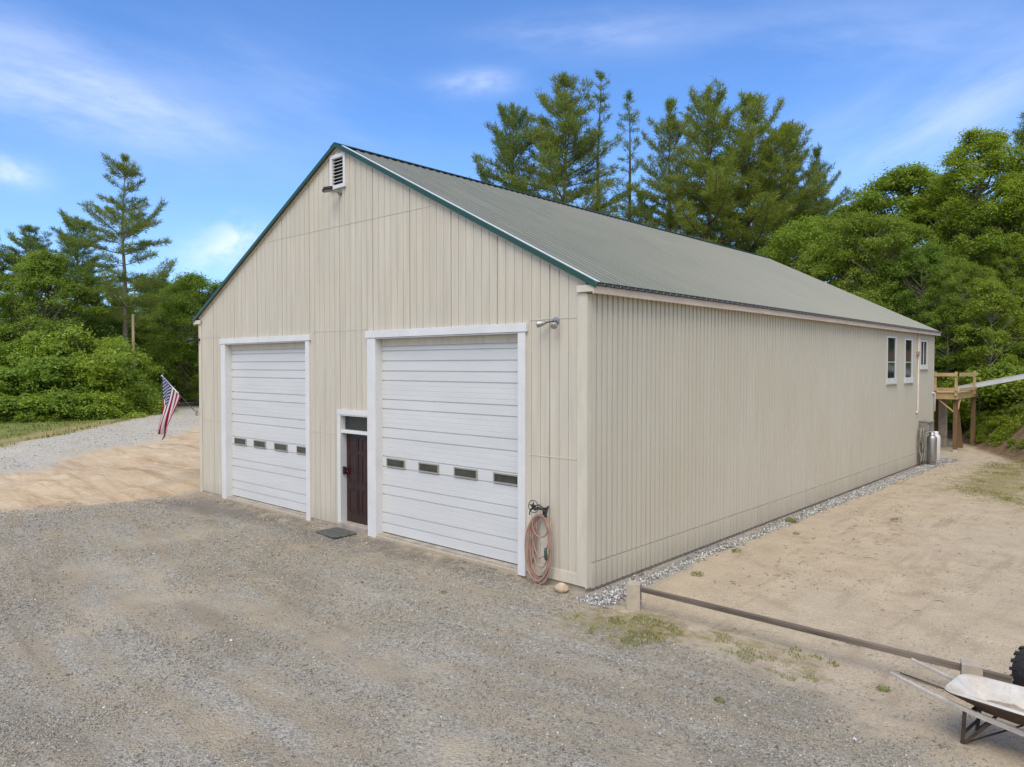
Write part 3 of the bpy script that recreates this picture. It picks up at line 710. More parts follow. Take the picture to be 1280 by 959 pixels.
# entry door with transom light
mb = MB()
mb.box(MD[0]-.09, MD[0], -.04, 0, .13, 2.60); mb.box(MD[0]-.10, D2[0]-.262, -.045, 0, 2.602, 2.705)
mb.box(MD[0]-.0005, MD[0]+.02, -.037, .16, .13, 2.598); mb.box(D2[0]-.262, D2[0]-.23, -.02, .16, .13, 2.598)
mb.box(MD[0]+.021, D2[0]-.263, -.037, .16, 2.578, 2.598)
mb.box(MD[0]+.021, D2[0]-.263, -.01, .16, 2.19, 2.26)
part(mb, 'entry_frame', M['white'], bevel=.003)
mb = MB(); dx0, dx1 = MD[0]+.022, D2[0]-.264
mb.box(dx0, dx1, .13, .17, .20, 2.188)
def moulding(x0, x1, z0, z1):
    e = .022
    for a in ((x0, x1, z0, z0+e), (x0, x1, z1-e, z1)): mb.box(a[0], a[1], .118, .1295, a[2], a[3])
    for a in ((x0, x0+e), (x1-e, x1)): mb.box(a[0], a[1], .119, .1295, z0+e, z1-e)
    mb.box(x0+.06, x1-.06, .121, .1295, z0+.06, z1-.06)
wd = dx1-dx0
for q in range(2):
    xa = dx0+.10+q*(wd-.06)/2; xb_ = xa+(wd-.30)/2
    for z0, z1 in ((.40, .95), (1.08, 1.72), (1.80, 2.08)): moulding(xa, xb_, z0, z1)
ed = part(mb, 'entry_door', M['maroon'], bevel=.003)
mb = MB(); mb.box(dx0+.02, dx0+.10, .095, .117, 1.26, 1.40); mb.tube([(dx0+.06, .10, 1.33), (dx0+.06, .05, 1.33), (dx0+.17, .045, 1.33)], .011, 8); part(mb, 'handle', mat('dark_red_lever', (.09, .012, .018), .35), ed)
mb = MB(); mb.box(MD[0]-.005, MD[0]+.075, .02, .075, 1.26, 1.43); part(mb, 'keypad', M['dark'], bevel=.006)
mb = MB(); mb.box(dx0, dx1, .10, .12, 2.262, 2.577); part(mb, 'transom_window', M['glass'])
mb = MB(); mb.box(MD[0]-.05, D2[0]-.265, -.06, .24, -.1, .195); part(mb, 'door_step', M['concrete'], bevel=.012)
# gable vent
mb = MB()
x0, x1, z0, z1 = -7.09, -6.52, 7.62, 8.37
mb.box(x0, x0+.075, -.04, .04, z0, z1); mb.box(x1-.075, x1, -.04, .04, z0, z1)
mb.box(x0+.0755, x1-.0755, -.04, .04, z1-.08, z1); mb.box(x0-.01, x1+.01, -.055, .04, z0-.012, z0+.07)
gv = part(mb, 'gable_vent', M['white'], bevel=.003)
mb = MB()
for k in range(8):
    z = z0+.085+k*.0745
    mb.bar((x0+.07, .01, z), (x1-.07, .01, z), .060, .012, (0, -.5, 1), 0)
part(mb, 'louvre', M['white'], gv)
mb = MB(); mb.box(x0+.06, x1-.06, .07, .09, z0, z1); part(mb, 'backing', M['dark'], gv)
# side windows
for (y0, y1, z0, z1), small in zip(WINS, (0, 0, 1)):
    mb = MB(); t = .11; s_ = .17 if not small else .15
    mb.box(.015, .036, y0-t, y0, z0, z1+.05); mb.box(.015, .036, y1, y1+t, z0, z1+.05)
    mb.box(.015, .048, y0+.001, y1-.001, z1, z1+.05); mb.box(.015, .055, y0-t-.01, y1+t+.01, z0-s_, z0-.001)
    mb.box(-.04, .036, y0+.001, y0+.012, z0, z1-.001); mb.box(-.04, .036, y1-.012, y1-.001, z0, z1-.001)
    if not small: mb.box(-.02, .028, y0+.013, y1-.013, z0+.52, z0+.545)
    else: mb.box(-.02, .03, (y0+y1)/2-.02, (y0+y1)/2+.02, z0+.01, z1-.002)
    wn = part(mb, 'window', M['white'], bevel=.003)
    mb = MB(); mb.box(.0, .014, y0+.012, y1-.012, z0, z1); part(mb, 'pane', M['glass'], wn)
    mb = MB(); mb.box(.02, .09, y0-t-.02, y1+t+.02, z0-s_-.035, z0-s_-.001); part(mb, 'sill', M['beige'], wn)
mb = MB(); yp = 20.2
mb.tube([(.06, yp, 4.86), (.06, yp, 2.06), (.055, yp-.03, 2.0), (.05, yp-.18, 1.97)], .032, 10); part(mb, 'drain_pipe', M['pinkpipe'], smooth=True)
mb = MB(); mb.box(.03, .12, yp-.17, yp-.05, 4.05, 4.2); part(mb, 'junction_box', mat('pinkish_box', (.40, .24, .19), .6), bevel=.008)
mb = MB(); mb.tube([(.05, BL-.25, 2.62), (.06, BL-.05, 2.60), (.06, BL, 2.55), (.06, BL, 1.9)], .04, 10); part(mb, 'corner_pipe', M['white'], smooth=True)

# ------------------------------------------------------------------ lights and things on the walls
t = thing('flood_light', 'dark square flood light jutting out below the white gable vent', 'flood light', (-6.72, 0, 7.50), group='lights on the garage walls')
mb = MB(); mb.tube([(0, -.012, 0), (0, -.05, 0)], .05, 12); mb.tube([(0, -.04, 0), (-.03, -.2, .03), (-.05, -.26, .03)], .018, 8); mb.build('arm', M['weather'], t)
mb = MB(); a = MB()
mb.bar((-.20, -.24, .045), (.02, -.34, .06), .20, .06, (0, -.25, 1)); mb.build('lamp_head', M['dark'], t, bevel=.012)
mb = MB(); mb.bar((-.18, -.245, .005), (.0, -.335, .02), .15, .012, (0, -.25, 1)); mb.build('lens', M['glassgrey'], t)
t = thing('twin_flood_light', 'white twin bullet flood light to the right of the nearer overhead door', 'flood light', (-.62, 0, 4.43), group='lights on the garage walls')
mb = MB(); mb.tube([(0, -.008, 0), (0, -.035, 0)], .062, 14); mb.build('base', M['silver'], t)
for dx, dz, tgt in ((-.09, .0, (-.26, -.22, -.06)), (.05, .0, (.10, -.20, -.10))):
    mb = MB(); p = Vector((dx*.3, -.035, 0)); e = Vector(tgt)
    mb.tube([p, p.lerp(e, .45)], .012, 8); mb.build('arm', M['dark'], t)
    mb = MB(); d = (e-p); q = p.lerp(e, .42)
    mb.tube([q, q+d*.15, q+d*.3, q+d*.52, q+d*.56], [.022, .034, .05, .058, .05], 12); mb.build('lamp_head', M['silver'], t, smooth=True)
t = thing('corner_flood_light', 'small dark flood light at the far left corner under the eave', 'flood light', (-BW+.06, -.028, 4.42), group='lights on the garage walls')
mb = MB(); mb.tube([(0, 0, 0), (-.02, -.07, .01)], .04, 10); mb.tube([(-.02, -.07, .01), (-.12, -.14, .02)], .014, 6); mb.build('arm', M['dark'], t)
mb = MB(); mb.tube([(-.06, -.1, .01), (-.14, -.17, .0), (-.24, -.26, -.03)], [.03, .06, .07], 12); mb.build('lamp_head', M['dark'], t, smooth=True)

# flag on its pole
fl = thing('flag', 'american flag hanging from a slanted pole at the left corner of the garage', 'flag', (-BW-.02, -.1, 2.33))
p0 = Vector((0, 0, 0)); tip = Vector((-2.32, 0, 1.04))
mb = MB(); mb.tube([p0, tip*.5, tip*.52], .012, 8, 0); mb.tube([tip*.5, tip], .015, 8, 1); mb.lathe([(.0, -.03), (.025, -.015), (.03, 0), (.02, .025), (0, .03)], tip, 10, 1)
mb.build('pole', [M['dark'], M['alu']], fl, smooth=True)
mb = MB(); mb.box(-.03, .018, -.03, .03, -.08, .08); mb.tube([(0, 0, 0), tip*.05], .02, 8); mb.build('bracket', M['silver'], fl)
ns, nt_ = 44, 60
V = []; UV = []
for i in range(ns+1):
    s = i/ns; h = tip.lerp(tip*.44, s)        # s=0 near the tip (canton side)
    for j in range(nt_+1):
        tt = j/nt_
        g = tt**1.05
        x = h.x + (-2.40-h.x)*g*.84 - .10*tt
        z = h.z - .02 - 1.50*tt*(1-.10*s) - .14*g*(1-s) - .0*s
        z += .02*math.sin(s*9+tt*3)*g
        y = .09*g*math.sin(s*9.5+1.1*tt)+.025*g*math.sin(s*22+2+tt*4)+.05*math.sin(tt*4+s*3)*tt
        x += .02*g*math.sin(s*9.5+1.4)
        V.append((x, y, z)); UV.append((tt, s))
F = [(i*(nt_+1)+j, (i+1)*(nt_+1)+j, (i+1)*(nt_+1)+j+1, i*(nt_+1)+j+1) for i in range(ns) for j in range(nt_)]
def flag_mat():
    m, t, b = newmat('flag_cloth')
    uv = t.n('ShaderNodeUVMap').outputs[0]; sp = t.n('ShaderNodeSeparateXYZ'); t.l(uv, sp.inputs[0]); u, v = sp.outputs[0], sp.outputs[1]
    stripe = t.math('MODULO', t.math('FLOOR', t.math('MULTIPLY', v, 12.999)), 2.0)
    c = t.mix(stripe, (.30, .012, .035), (.74, .72, .74))
    can = t.math('MULTIPLY', t.math('LESS_THAN', u, .40), t.math('LESS_THAN', v, 7/13))
    # staggered stars: 11 columns x 9 rows of cells
    cu = t.math('MULTIPLY', t.math('DIVIDE', u, .40), 12); cv = t.math('MULTIPLY', t.math('DIVIDE', v, 7/13), 10)
    iu = t.math('ROUND', cu); iv = t.math('ROUND', cv)
    fu = t.math('SUBTRACT', cu, iu); fv = t.math('SUBTRACT', cv, iv)
    even = t.math('LESS_THAN', t.math('MODULO', t.math('ADD', iu, iv), 2.0), .5)
    rr = t.math('SQRT', t.math('ADD', t.math('MULTIPLY', fu, fu), t.math('MULTIPLY', fv, fv)))
    ang = t.math('ARCTAN2', fu, fv); lob = t.math('ADD', .40, t.math('MULTIPLY', t.math('COSINE', t.math('MULTIPLY', ang, 5.0)), .14))
    inb = t.math('MULTIPLY', t.math('MULTIPLY', t.math('GREATER_THAN', iu, .5), t.math('LESS_THAN', iu, 11.5)), t.math('MULTIPLY', t.math('GREATER_THAN', iv, .5), t.math('LESS_THAN', iv, 9.5)))
    star = t.math('MULTIPLY', t.math('MULTIPLY', t.math('LESS_THAN', rr, lob), even), inb)
    cc = t.mix(star, (.018, .03, .09), (.74, .74, .78))
    c = t.mix(can, c, cc)
    t.l(c, b.inputs['Base Color']); b.inputs['Roughness'].default_value = .7; b.inputs['Specular IOR Level'].default_value = .2
    tr = t.n('ShaderNodeBsdfTranslucent'); t.l(c, tr.inputs[0]); mx = t.n('ShaderNodeMixShader'); mx.inputs[0].default_value = .3
    t.l(b.outputs[0], mx.inputs[1]); t.l(tr.outputs[0], mx.inputs[2]); t.l(mx.outputs[0], m.node_tree.nodes['Material Output'].inputs[0])
    return m
o = np_mesh('cloth', np.array(V), np.array(F), flag_mat(), fl, smooth=True)
uvl = o.data.uv_layers.new(name='UVMap'); vi = np.zeros(len(o.data.loops), dtype=np.int32); o.data.loops.foreach_get('vertex_index', vi)
uvl.data.foreach_set('uv', np.array(UV, dtype=np.float32)[vi].ravel())

# hose holder and hose
hc = Vector((-.86, 0, 1.22))
t = thing('hose_holder', 'black iron hose hanger with a star, on the wall beside the nearer overhead door', 'hose hanger', hc)
mb = MB(); mb.box(-.04, .04, -.02, -.004, -.10, .06)
for s_ in (-1, 1):
    mb.tube([(s_*.03, -.02, .05), (s_*.10, -.03, .10), (s_*.16, -.12, .08), (s_*.17, -.2, .0), (s_*.16, -.22, -.05)], .011, 6)
mb.tube([(-.16, -.20, .04), (0, -.16, .09), (.16, -.20, .04)], .011, 6)
mb.tube([(-.15, -.12, .02), (-.05, -.13, .05), (.05, -.13, .05), (.15, -.12, .02)], .012, 6)
mb.build('rack', M['dark'], t)
mb = MB(); ring = [(-.08+.105*math.cos(a), -.215, .10+.105*math.sin(a)) for a in [k*2*math.pi/24 for k in range(25)]]; mb.tube(ring, .007, 6)
star = []
for k in range(5):
    a = math.pi/2+k*2*math.pi/5
    p = Vector((-.08+.10*math.cos(a), -.215, .10+.10*math.sin(a)))
    b1 = a+math.pi/5; b0 = a-math.pi/5
    q1 = Vector((-.08+.04*math.cos(b1), -.215, .10+.04*math.sin(b1))); q0 = Vector((-.08+.04*math.cos(b0), -.215, .10+.04*math.sin(b0))); c = Vector((-.08, -.235, .10))
    mb.add([p, q1, c, q0], [(0, 1, 2), (0, 2, 3)])
mb.build('star', M['dark'], t)
t = thing('garden_hose', 'faded red garden hose hanging in long coils on the black hanger', 'hose', (hc.x, -.1, hc.z-.06))
mb = MB(); pts = []
rr = random.Random(4)
loops = [(.23, 1.08), (.25, 1.12), (.21, 1.05), (.24, 1.15), (.26, 1.10), (.22, 1.02), (.20, .86), (.25, 1.13), (.17, .36)]
for li, (w, h) in enumerate(loops):
    ph = rr.uniform(-.03, .03)
    for k in range(36):
        a = 2*math.pi*k/36
        x = w*math.sin(a)*(1+.06*math.sin(a*2+li)); zc = -h/2+h/2*math.cos(a)
        # hangs: flatter top, rounder base
        pts.append((x+ph, -.02-.011*(li % 5)+.02*math.cos(a)-.02*math.sin(a+li), zc+.012*math.sin(li*1.7)))
mb.tube(pts, .0125, 7)
mb.tube([(-.17, -.0, -.05), (-.19, -.02, -.4), (-.1, -.03, -.62), (.0, -.06, -.72), (.10, -.04, -.66), (.19, -.03, -.4), (.2, 0, -.05)], .0125, 7)
mb.tube([(-.10, -.02, -.02), (-.12, .02, -.3), (-.16, .03, -.6), (-.2, 0, -.85)], .0125, 7)
mb.build('coil', M['hose'], t, smooth=True)
mb = MB(); mb.tube([(.175, -.10, -.50), (.18, -.105, -.56), (.185, -.11, -.66), (.19, -.11, -.70)], [.02, .028, .026, .018], 10); mb.build('nozzle', M['brass'], t, smooth=True)
# door mat
t = MB(); a = R(-6)
t.box(-.42, .42, -.27, .27, .0, .03)
for k in range(14): t.box(-.40+k*.059, -.40+k*.059+.022, -.25, .25, .0305, .036)
o = t.build('doormat', M['mat'], bevel=.004, loc=(-6.44, -.37, float(hz(-6.44, -.37))+.012)); o.rotation_euler = (R(1), R(-1), a)
tag(o, 'dark grey ribbed doormat lying on the gravel before the maroon entry door', 'doormat')
# rock by the corner
def rock(name, loc, s, m, seed, label, cat):
    import bmesh
    bm = bmesh.new(); bmesh.ops.create_icosphere(bm, subdivisions=3, radius=1)
    r_ = random.Random(seed)
    ph = [Vector((r_.uniform(-1, 1), r_.uniform(-1, 1), r_.uniform(-1, 1))).normalized() for _ in range(9)]
    for v in bm.verts:
        f = 1
        for q in ph: f = min(f, .78/max(.01, v.co.normalized().dot(q))) if v.co.normalized().dot(q) > .78 else f
        v.co = Vector((v.co.x*s[0], v.co.y*s[1], v.co.z*s[2]))*f
    me = bpy.data.meshes.new(name); bm.to_mesh(me); bm.free(); me.materials.append(m)
    o = bpy.data.objects.new(name, me); COL.objects.link(o); o.location = loc
    return tag(o, label, cat)
rock('rock', (-.33, -.22, .07), (.12, .10, .085), M['rock'], 3, 'rounded tan rock on the ground below the right end of the front wall', 'rock')

# ------------------------------------------------------------------ concrete blocks and timber
def block(loc, yaw, label):
    t = thing('concrete_block', label, 'concrete block', loc, yaw, 'blocks that hold up the long timber')
    mb = MB(); w, dp, h = .20, .20, .40; e = .032
    # shell open to +x/-x through three cells
    mb.box(-w/2, w/2, -dp/2, -dp/2+e, 0, h); mb.box(-w/2, w/2, dp/2-e, dp/2, 0, h)
    for z0, z1 in ((0, .035), (.115, .15), (.245, .28), (h-.04, h)): mb.box(-w/2+.0005, w/2-.0005, -dp/2+e, dp/2-e, z0+.0005, z1-.0005)
    mb.build('body', M['block'], t, bevel=.005)
    return t
g0 = float(hz(1.0, -.12))
block((.98, -.10, g0), R(25), 'upright hollow concrete block near the building corner, holding the timber\'s far end')
block((5.40, -.14, float(hz(5.4, -.14))), R(14), 'upright concrete block behind the wheelbarrow, holding the timber\'s near end')
mb = MB(); mb.bar((.99, -.10, .315), (5.78, -.17, .315), .075, .062)
o = mb.build('timber_beam', M['timber'], bevel=.006); tag(o, 'long weathered timber laid low between two concrete blocks', 'timber')

# ------------------------------------------------------------------ wheelbarrow
wb = thing('wheelbarrow', 'old wheelbarrow with a worn white tray and grey wooden handles at the right edge', 'wheelbarrow', (5.60, -1.17, float(hz(5.6, -1.17))-.03), math.atan2(-.13, .99))
def HB(side):
    y0, y1 = side*.27, side*.10
    mb = MB()
    pts = [(-.68, y0*1.0, .54), (-.50, y0*1.0, .50), (-.25, y0, .445), (.1, side*.24, .38), (.75, side*.14, .27), (1.02, y1, .20)]
    for (a, b), (w, h) in zip(zip(pts[:-1], pts[1:]), ((.028, .028), (.032, .034), (.036, .045), (.038, .052), (.038, .052))):
        mb.bar(Vector(a)-(Vector(b)-Vector(a)).normalized()*.006, b, w, h)
    return mb.build('handle', M['handle'], wb, bevel=.008)
HB(-1); HB(1)
# tray: pressed steel pan, wide lip
def ring(u0, u1, hw0, hw1, z0, z1, rc, n=6):
    out = []
    cs = [(u1, hw1, 0), (u0, hw0, 90), (u0, -hw0, 180), (u1, -hw1, 270)]
    for cu, cw, a0 in cs:
        su = -1 if cu == u1 else 1; sw = -1 if cw > 0 else 1
        for k in range(n+1):
            a = R(a0+90*k/n)
            x = cu+su*rc+rc*math.cos(a); y = cw+sw*rc+rc*math.sin(a)
            f = (cu+su*rc+rc*math.cos(a)-u0)/(u1-u0); out.append((x, y, z0+(z1-z0)*f))
    return out
r_out = ring(-.20, .86, .31, .36, .535, .56, .14); r_lip = ring(-.185, .845, .295, .345, .552, .577, .13)
r_in = ring(-.15, .80, .265, .315, .548, .572, .12)
r_mid = ring(.0, .62, .205, .235, .46, .47, .11); r_bot = ring(.06, .52, .17, .19, .408, .398, .10)
mb = MB(); k = len(r_out); rings = [r_out, r_lip, r_in, r_mid, r_bot]
vs = [p for rg in rings for p in rg]; fs = []
for i in range(4):
    for j in range(k): a = i*k+j; b = i*k+(j+1) % k; fs.append((a, b, b+k, a+k))
fs.append(tuple(4*k+j for j in range(k)))
mb.add(vs, fs, 0)
# outer skin, 4 mm below
vs2 = [(p[0]*1.0+(.0), p[1], p[2]-.012) for p in r_out]+[(p[0], p[1]*1.03, p[2]-.02) for p in r_mid]+[(p[0], p[1]*1.03, p[2]-.008) for p in r_bot]
fs2 = []
for i in range(2):
    for j in range(k): a = i*k+j; b = i*k+(j+1) % k; fs2.append((a+k, b+k, b, a))
fs2.append(tuple(2*k+k-1-j for j in range(k)))
mb.add(vs2, fs2, 1)
for j in range(k): pass
mb.add([r_out[j] for j in range(k)]+[vs2[j] for j in range(k)], [(j, j+k, (j+1) % k+k, (j+1) % k) for j in range(k)], 1)
mb.build('tray', [M['tray'], M['rust']], wb, smooth=False)
# dried cement in the pan
mb = MB(); n1, n2 = 14, 24; vs = []; fs = []
for i in range(n1+1):
    for j in range(n2):
        a = 2*math.pi*j/n2; q = i/n1; rx = .25*q*(1+.15*math.sin(3*a)); ry = .165*q*(1+.12*math.sin(4*a+1))
        vs.append((.30+rx*math.cos(a), .0+ry*math.sin(a), .445-.035*q*q+.012*math.sin(9*a+q*7)*q))
for i in range(n1):
    for j in range(n2): fs.append((i*n2+j, (i+1)*n2+j, (i+1)*n2+(j+1) % n2, i*n2+(j+1) % n2))
mb.add(vs, fs); mb.build('cement', M['cement_dust'], wb, smooth=True)
for s_ in (-1, 1):
    mb = MB(); mb.bar((.0, s_*.235, .385), (-.03, s_*.20, .0), .035, .008, (0, 1, 0)); mb.bar((.22, s_*.21, .34), (-.01, s_*.205, .05), .03, .008, (0, 1, 0)); mb.build('leg', M['rust'], wb)
mb = MB(); mb.bar((-.02, -.205, .14), (-.02, .205, .14), .03, .008); mb.bar((-.03, -.20, .03), (.42, .12, .29), .022, .008); mb.bar((.05, -.2, .37), (.05, .2, .37), .04, .03)
mb.build('leg_brace', M['rust'], wb)
mb = MB(); wr = .19
mb.lathe([(wr-.06, -.035), (wr-.02, -.045), (wr, -.02), (wr, .02), (wr-.02, .045), (wr-.06, .035)], (0, 0, 0), 24)
wo = mb.build('wheel', M['rubber'], wb, smooth=True); wo.location = (1.08, 0, wr); wo.rotation_euler = (R(90), 0, 0)
mb = MB(); mb.lathe([(.03, -.05), (.06, -.03), (wr-.06, -.03), (wr-.06, .03), (.06, .03), (.03, .05)], (0, 0, 0), 20); mb.tube([(0, 0, -.13), (0, 0, .13)], .012, 8); mb.build('rim', M['rust'], wo)

# ------------------------------------------------------------------ tractor tyre at the right edge
ty = thing('tractor_tyre', 'black lugged tyre standing behind the wheelbarrow at the right edge', 'tyre', (5.93, .42, float(hz(5.93, .42))+.285), R(58))
mb = MB(); Rt = .335
prof = [(.19, -.10), (.24, -.125), (.30, -.12), (.33, -.085), (.337, 0), (.33, .085), (.30, .12), (.24, .125), (.19, .10)]
vs = []; fs = []; n = 36
for k in range(n):
    a = 2*math.pi*k/n
    for r, y in prof: vs.append((r*math.cos(a), y, r*math.sin(a)))
L_ = len(prof)
for k in range(n):
    for i in range(L_-1):
        a = k*L_+i; b = ((k+1) % n)*L_+i; fs.append((a, b, b+1, a+1))
mb.add(vs, fs)
for k in range(18):
    for s_ in (-1, 1):
        a = 2*math.pi*(k+.5*(s_ > 0))/18
        p = Vector((.335*math.cos(a), s_*.012, .335*math.sin(a))); q = Vector((.327*math.cos(a+.12), s_*.125, .327*math.sin(a+.12))); w = Vector((.29*math.cos(a+.16), s_*.137, .29*math.sin(a+.16)))
        mb.bar(p, q, .045, .018, p.normalized()); mb.bar(q, w, .04, .012, (0, s_, 0))
mb.build('tread', M['rubber'], ty); ty.scale = (.82, .82, .82)
mb = MB(); mb.lathe([(.04, -.03), (.15, -.03), (.195, -.09), (.205, -.10), (.205, .10), (.195, .09), (.15, .03), (.04, .03)], (0, 0, 0), 28); o = mb.build('rim', M['weather'], ty, smooth=True); o.rotation_euler = (R(90), 0, 0)

# ------------------------------------------------------------------ gas bottles and clutter by the back of the side wall
def cyl(loc, m, label, h=1.12, r=.165):
    z = float(hz(loc[0], loc[1]))
    t = thing('gas_cylinder', label, 'gas cylinder', (loc[0], loc[1], z+.02), 0, 'gas cylinders by the side wall')
    mb = MB(); mb.lathe([(0, .05), (r*.8, .05), (r, .12), (r, h-.14), (r*.93, h-.06), (r*.7, h-.01), (r*.3, h+.01), (0, h+.01)], (0, 0, 0), 24); mb.build('body', m, t, smooth=True)
    mb = MB(); mb.lathe([(r*.8, .0), (r*.82, .0), (r*.82, .09), (r*.8, .09)], (0, 0, 0), 20); mb.build('foot_ring', m, t, smooth=True)
    mb = MB(); mb.lathe([(r*.55, h-.02), (r*.55, h+.11), (r*.5, h+.11), (r*.5, h-.02)], (0, 0, 0), 16); mb.build('collar', m, t, smooth=True)
    mb = MB(); mb.tube([(0, 0, h), (0, 0, h+.08)], .025, 8); mb.tube([(0, 0, h+.06), (-.1, 0, h+.08), (-.2, .02, h+.02)], .012, 6); mb.build('valve', M['dark'], t)
    return t
cyl((.36, 21.0), M['silver'], 'silver gas cylinder standing against the side wall near its far end', 1.08)
cyl((.32, 21.75), M['white'], 'white gas cylinder half hidden behind the silver one', 1.06)
t = thing('meter_box', 'weathered grey box on the side wall above the silver gas cylinder', 'meter box', (.06, 20.75, 1.42))
mb = MB(); mb.box(-.03, .30, -.26, .40, -.15, .2); mb.build('box', M['weather'], t, bevel=.02)
mb = MB(); mb.bar((-.02, .08, .22), (.34, .08, .19), .72, .02); mb.build('lid', M['weather'], t)
t = thing('cable_bundle', 'grey bundle of cables hanging down the side wall left of the gas cylinders', 'cables', (.06, 20.2, .1))
mb = MB(); r_ = random.Random(3)
for k in range(14):
    y = r_.uniform(-.22, .36); x = .03+r_.uniform(0, .16); pts = []
    for j in range(9): pts.append((x+.03*math.sin(j*.9+k), y+.05*math.sin(j*.7+k*2), 1.25*j/8*(.75+.25*r_.random()) if j < 8 else 1.3))
    mb.tube(pts, .02, 6)
mb.build('cables', M['weather'], t, smooth=True)

# ------------------------------------------------------------------ deck behind the building
dk = thing('wooden_deck', 'raised pale timber deck on tall posts behind the far end of the garage', 'deck', (-1.2, 28, 0))
def dpart(mb, name, m, bevel=.006): return part(mb, name, m, dk, bevel=bevel)
mb = MB()
x = -3.2
while x < .16: mb.box(x, x+.135, 26.0, 30.3, 2.50, 2.535); x += .14
dpart(mb, 'decking', M['newwood'])
mb = MB(); mb.box(-3.2, .205, 25.95, 25.99, 2.25, 2.495); mb.box(.165, .205, 25.995, 30.3, 2.25, 2.495); mb.box(-3.2, .16, 30.26, 30.3, 2.25, 2.495)
for k in range(5): mb.box(-3.1+k*.75, -3.06+k*.75, 26.0, 30.25, 2.28, 2.495)
dpart(mb, 'joist', M['newwood'])
for (a, b) in (((-.62, 25.93), None), ((.16, 25.93), None), ((.235, 29.3), None), ((-2.6, 25.93), None)):
    mb = MB(); mb.box(a[0]-.05, a[0]+.05, a[1]-.05, a[1]+.05, 2.40, 3.42); dpart(mb, 'rail_post', M['newwood'])
mb = MB(); mb.box(-3.2, .21, 25.84, 25.878, 3.22, 3.37); dpart(mb, 'rail', M['newwood'])
mb = MB(); mb.box(.288, .325, 25.86, 29.5, 3.22, 3.37); dpart(mb, 'rail', M['newwood'])
mb = MB(); mb.box(-3.2, .21, 25.84, 25.878, 2.60, 2.74); dpart(mb, 'rail', M['newwood'])
mb = MB(); mb.box(.288, .325, 25.86, 29.5, 2.60, 2.74); dpart(mb, 'rail', M['newwood'])
for (x, y, lean, m, w) in ((.10, 26.2, (0, 0), 'oldwood', .16), (-1.1, 28.6, (0, 0), 'oldwood', .15), (-.35, 28.4, (.28, -.3), 'oldwood', .22), (.10, 29.9, (0, 0), 'oldwood', .17), (-2.6, 26.2, (0, 0), 'oldwood', .16)):
    mb = MB(); zb = float(hz(x+lean[0], y+lean[1]))-.1
    mb.bar((x+lean[0], y+lean[1], zb), (x, y, 2.245), w, w, (0, 1, 0)); dpart(mb, 'post', M[m])
mb = MB(); mb.bar((-.72, 27.9, -.1), (-.72, 27.9, 2.24), .30, .30, (0, 1, 0)); o = dpart(mb, 'pier', M['concrete']); tag(o, 'grey concrete pier among the wooden posts')
mb = MB(); mb.bar((.04, 26.12, 1.72), (-.52, 26.05, 2.24), .05, .09, (0, 1, 0)); dpart(mb, 'brace', M['newwood'])
mb = MB(); mb.bar((.16, 26.28, 1.8), (.16, 26.7, 2.24), .05, .08, (1, 0, 0)); dpart(mb, 'brace', M['newwood'])
mb = MB(); mb.lathe([(.0, .12), (.14, .12), (.17, .0), (.17, -.1)], (.10, 26.2, float(hz(.1, 26.2))-.02), 16); dpart(mb, 'footing', M['concrete'])
# aluminium ramp from the deck up the bank
rp = thing('aluminium_ramp', 'long silver aluminium ramp rising from the deck to the bank at right', 'ramp', (-.5, 30.0, 2.5))
q0, q1 = Vector((.0, -.35, .10)), Vector((7.0, .75, 1.75))
for o_ in (-.42, .42):
    mb = MB(); mb.bar(q0+Vector((-.05*o_, o_, .0)), q1+Vector((-.05*o_, o_, .0)), .04, .20); mb.bar(q0+Vector((0, o_, .11)), q1+Vector((0, o_, .11)), .09, .02); mb.build('side_rail', M['alu'], rp)
mb = MB(); mb.bar(q0+Vector((0, 0, -.04)), q1+Vector((0, 0, -.04)), .78, .03); mb.build('walkway', M['alu'], rp)

# ------------------------------------------------------------------ utility pole and wire
ux, uy = at(167, 58); uz = topz(393, 58)
t = thing('utility_pole', 'plain brown wooden utility pole rising behind the left bushes', 'utility pole', (ux, uy, 0))
mb = MB(); mb.tube([(0, 0, -.3), (0, 0, uz)], [.125, .095], 12); mb.build('pole', M['pole'], t, smooth=True)
mb = MB(); mb.tube([(0, 0, uz-.9), (0, -.16, uz-.9)], .05, 8); mb.build('insulator', M['weather'], t)
bx, by = at(420, 75); mb = MB(); pts = [(ux+(bx-ux)*q, uy+(by-uy)*q, (uz-1.2)+(1.2)*q-1.1*4*q*(1-q)*.3) for q in [k/14 for k in range(15)]]
mb.tube(pts, .012, 5); tag(mb.build('power_line', M['dark']), 'thin dark wire running from the utility pole past the garage', 'wire')
# ------------------------------------------------------------------ trees
def unit(v): return v/np.maximum(np.linalg.norm(v, axis=-1, keepdims=True), 1e-9)
def leaf_quads(C, Nn, size, rg, aspect=.55):
    n = len(C); Nn = unit(Nn); r = rg.normal(size=(n, 3)); a = unit(np.cross(Nn, r)); b = np.cross(Nn, a)
    L = (size*rg.uniform(.65, 1.3, n))[:, None]
    fold = Nn*L*.12
    V = np.stack([C-a*L, C+b*L*aspect+fold, C+a*L, C-b*L*aspect+fold], 1).reshape(-1, 3)
    return V, np.arange(4*n).reshape(-1, 4)
def needles(C, D, length, width, per, rg):
    n = len(C); C = np.repeat(C, per, 0); D = np.repeat(D, per, 0)
    d = unit(D*.75+rg.normal(size=(n*per, 3))*.62+np.array([0, 0, .22]))
    L = (length*rg.uniform(.6, 1.2, n*per))[:, None]
    s = unit(np.cross(d, rg.normal(size=(n*per, 3))))*width
    o = rg.normal(size=(n*per, 3))*length*.22
    V = np.stack([C+o-s, C+o+s, C+o+d*L+s*.25, C+o+d*L-s*.25], 1).reshape(-1, 3)
    return V, np.arange(4*n*per).reshape(-1, 4)

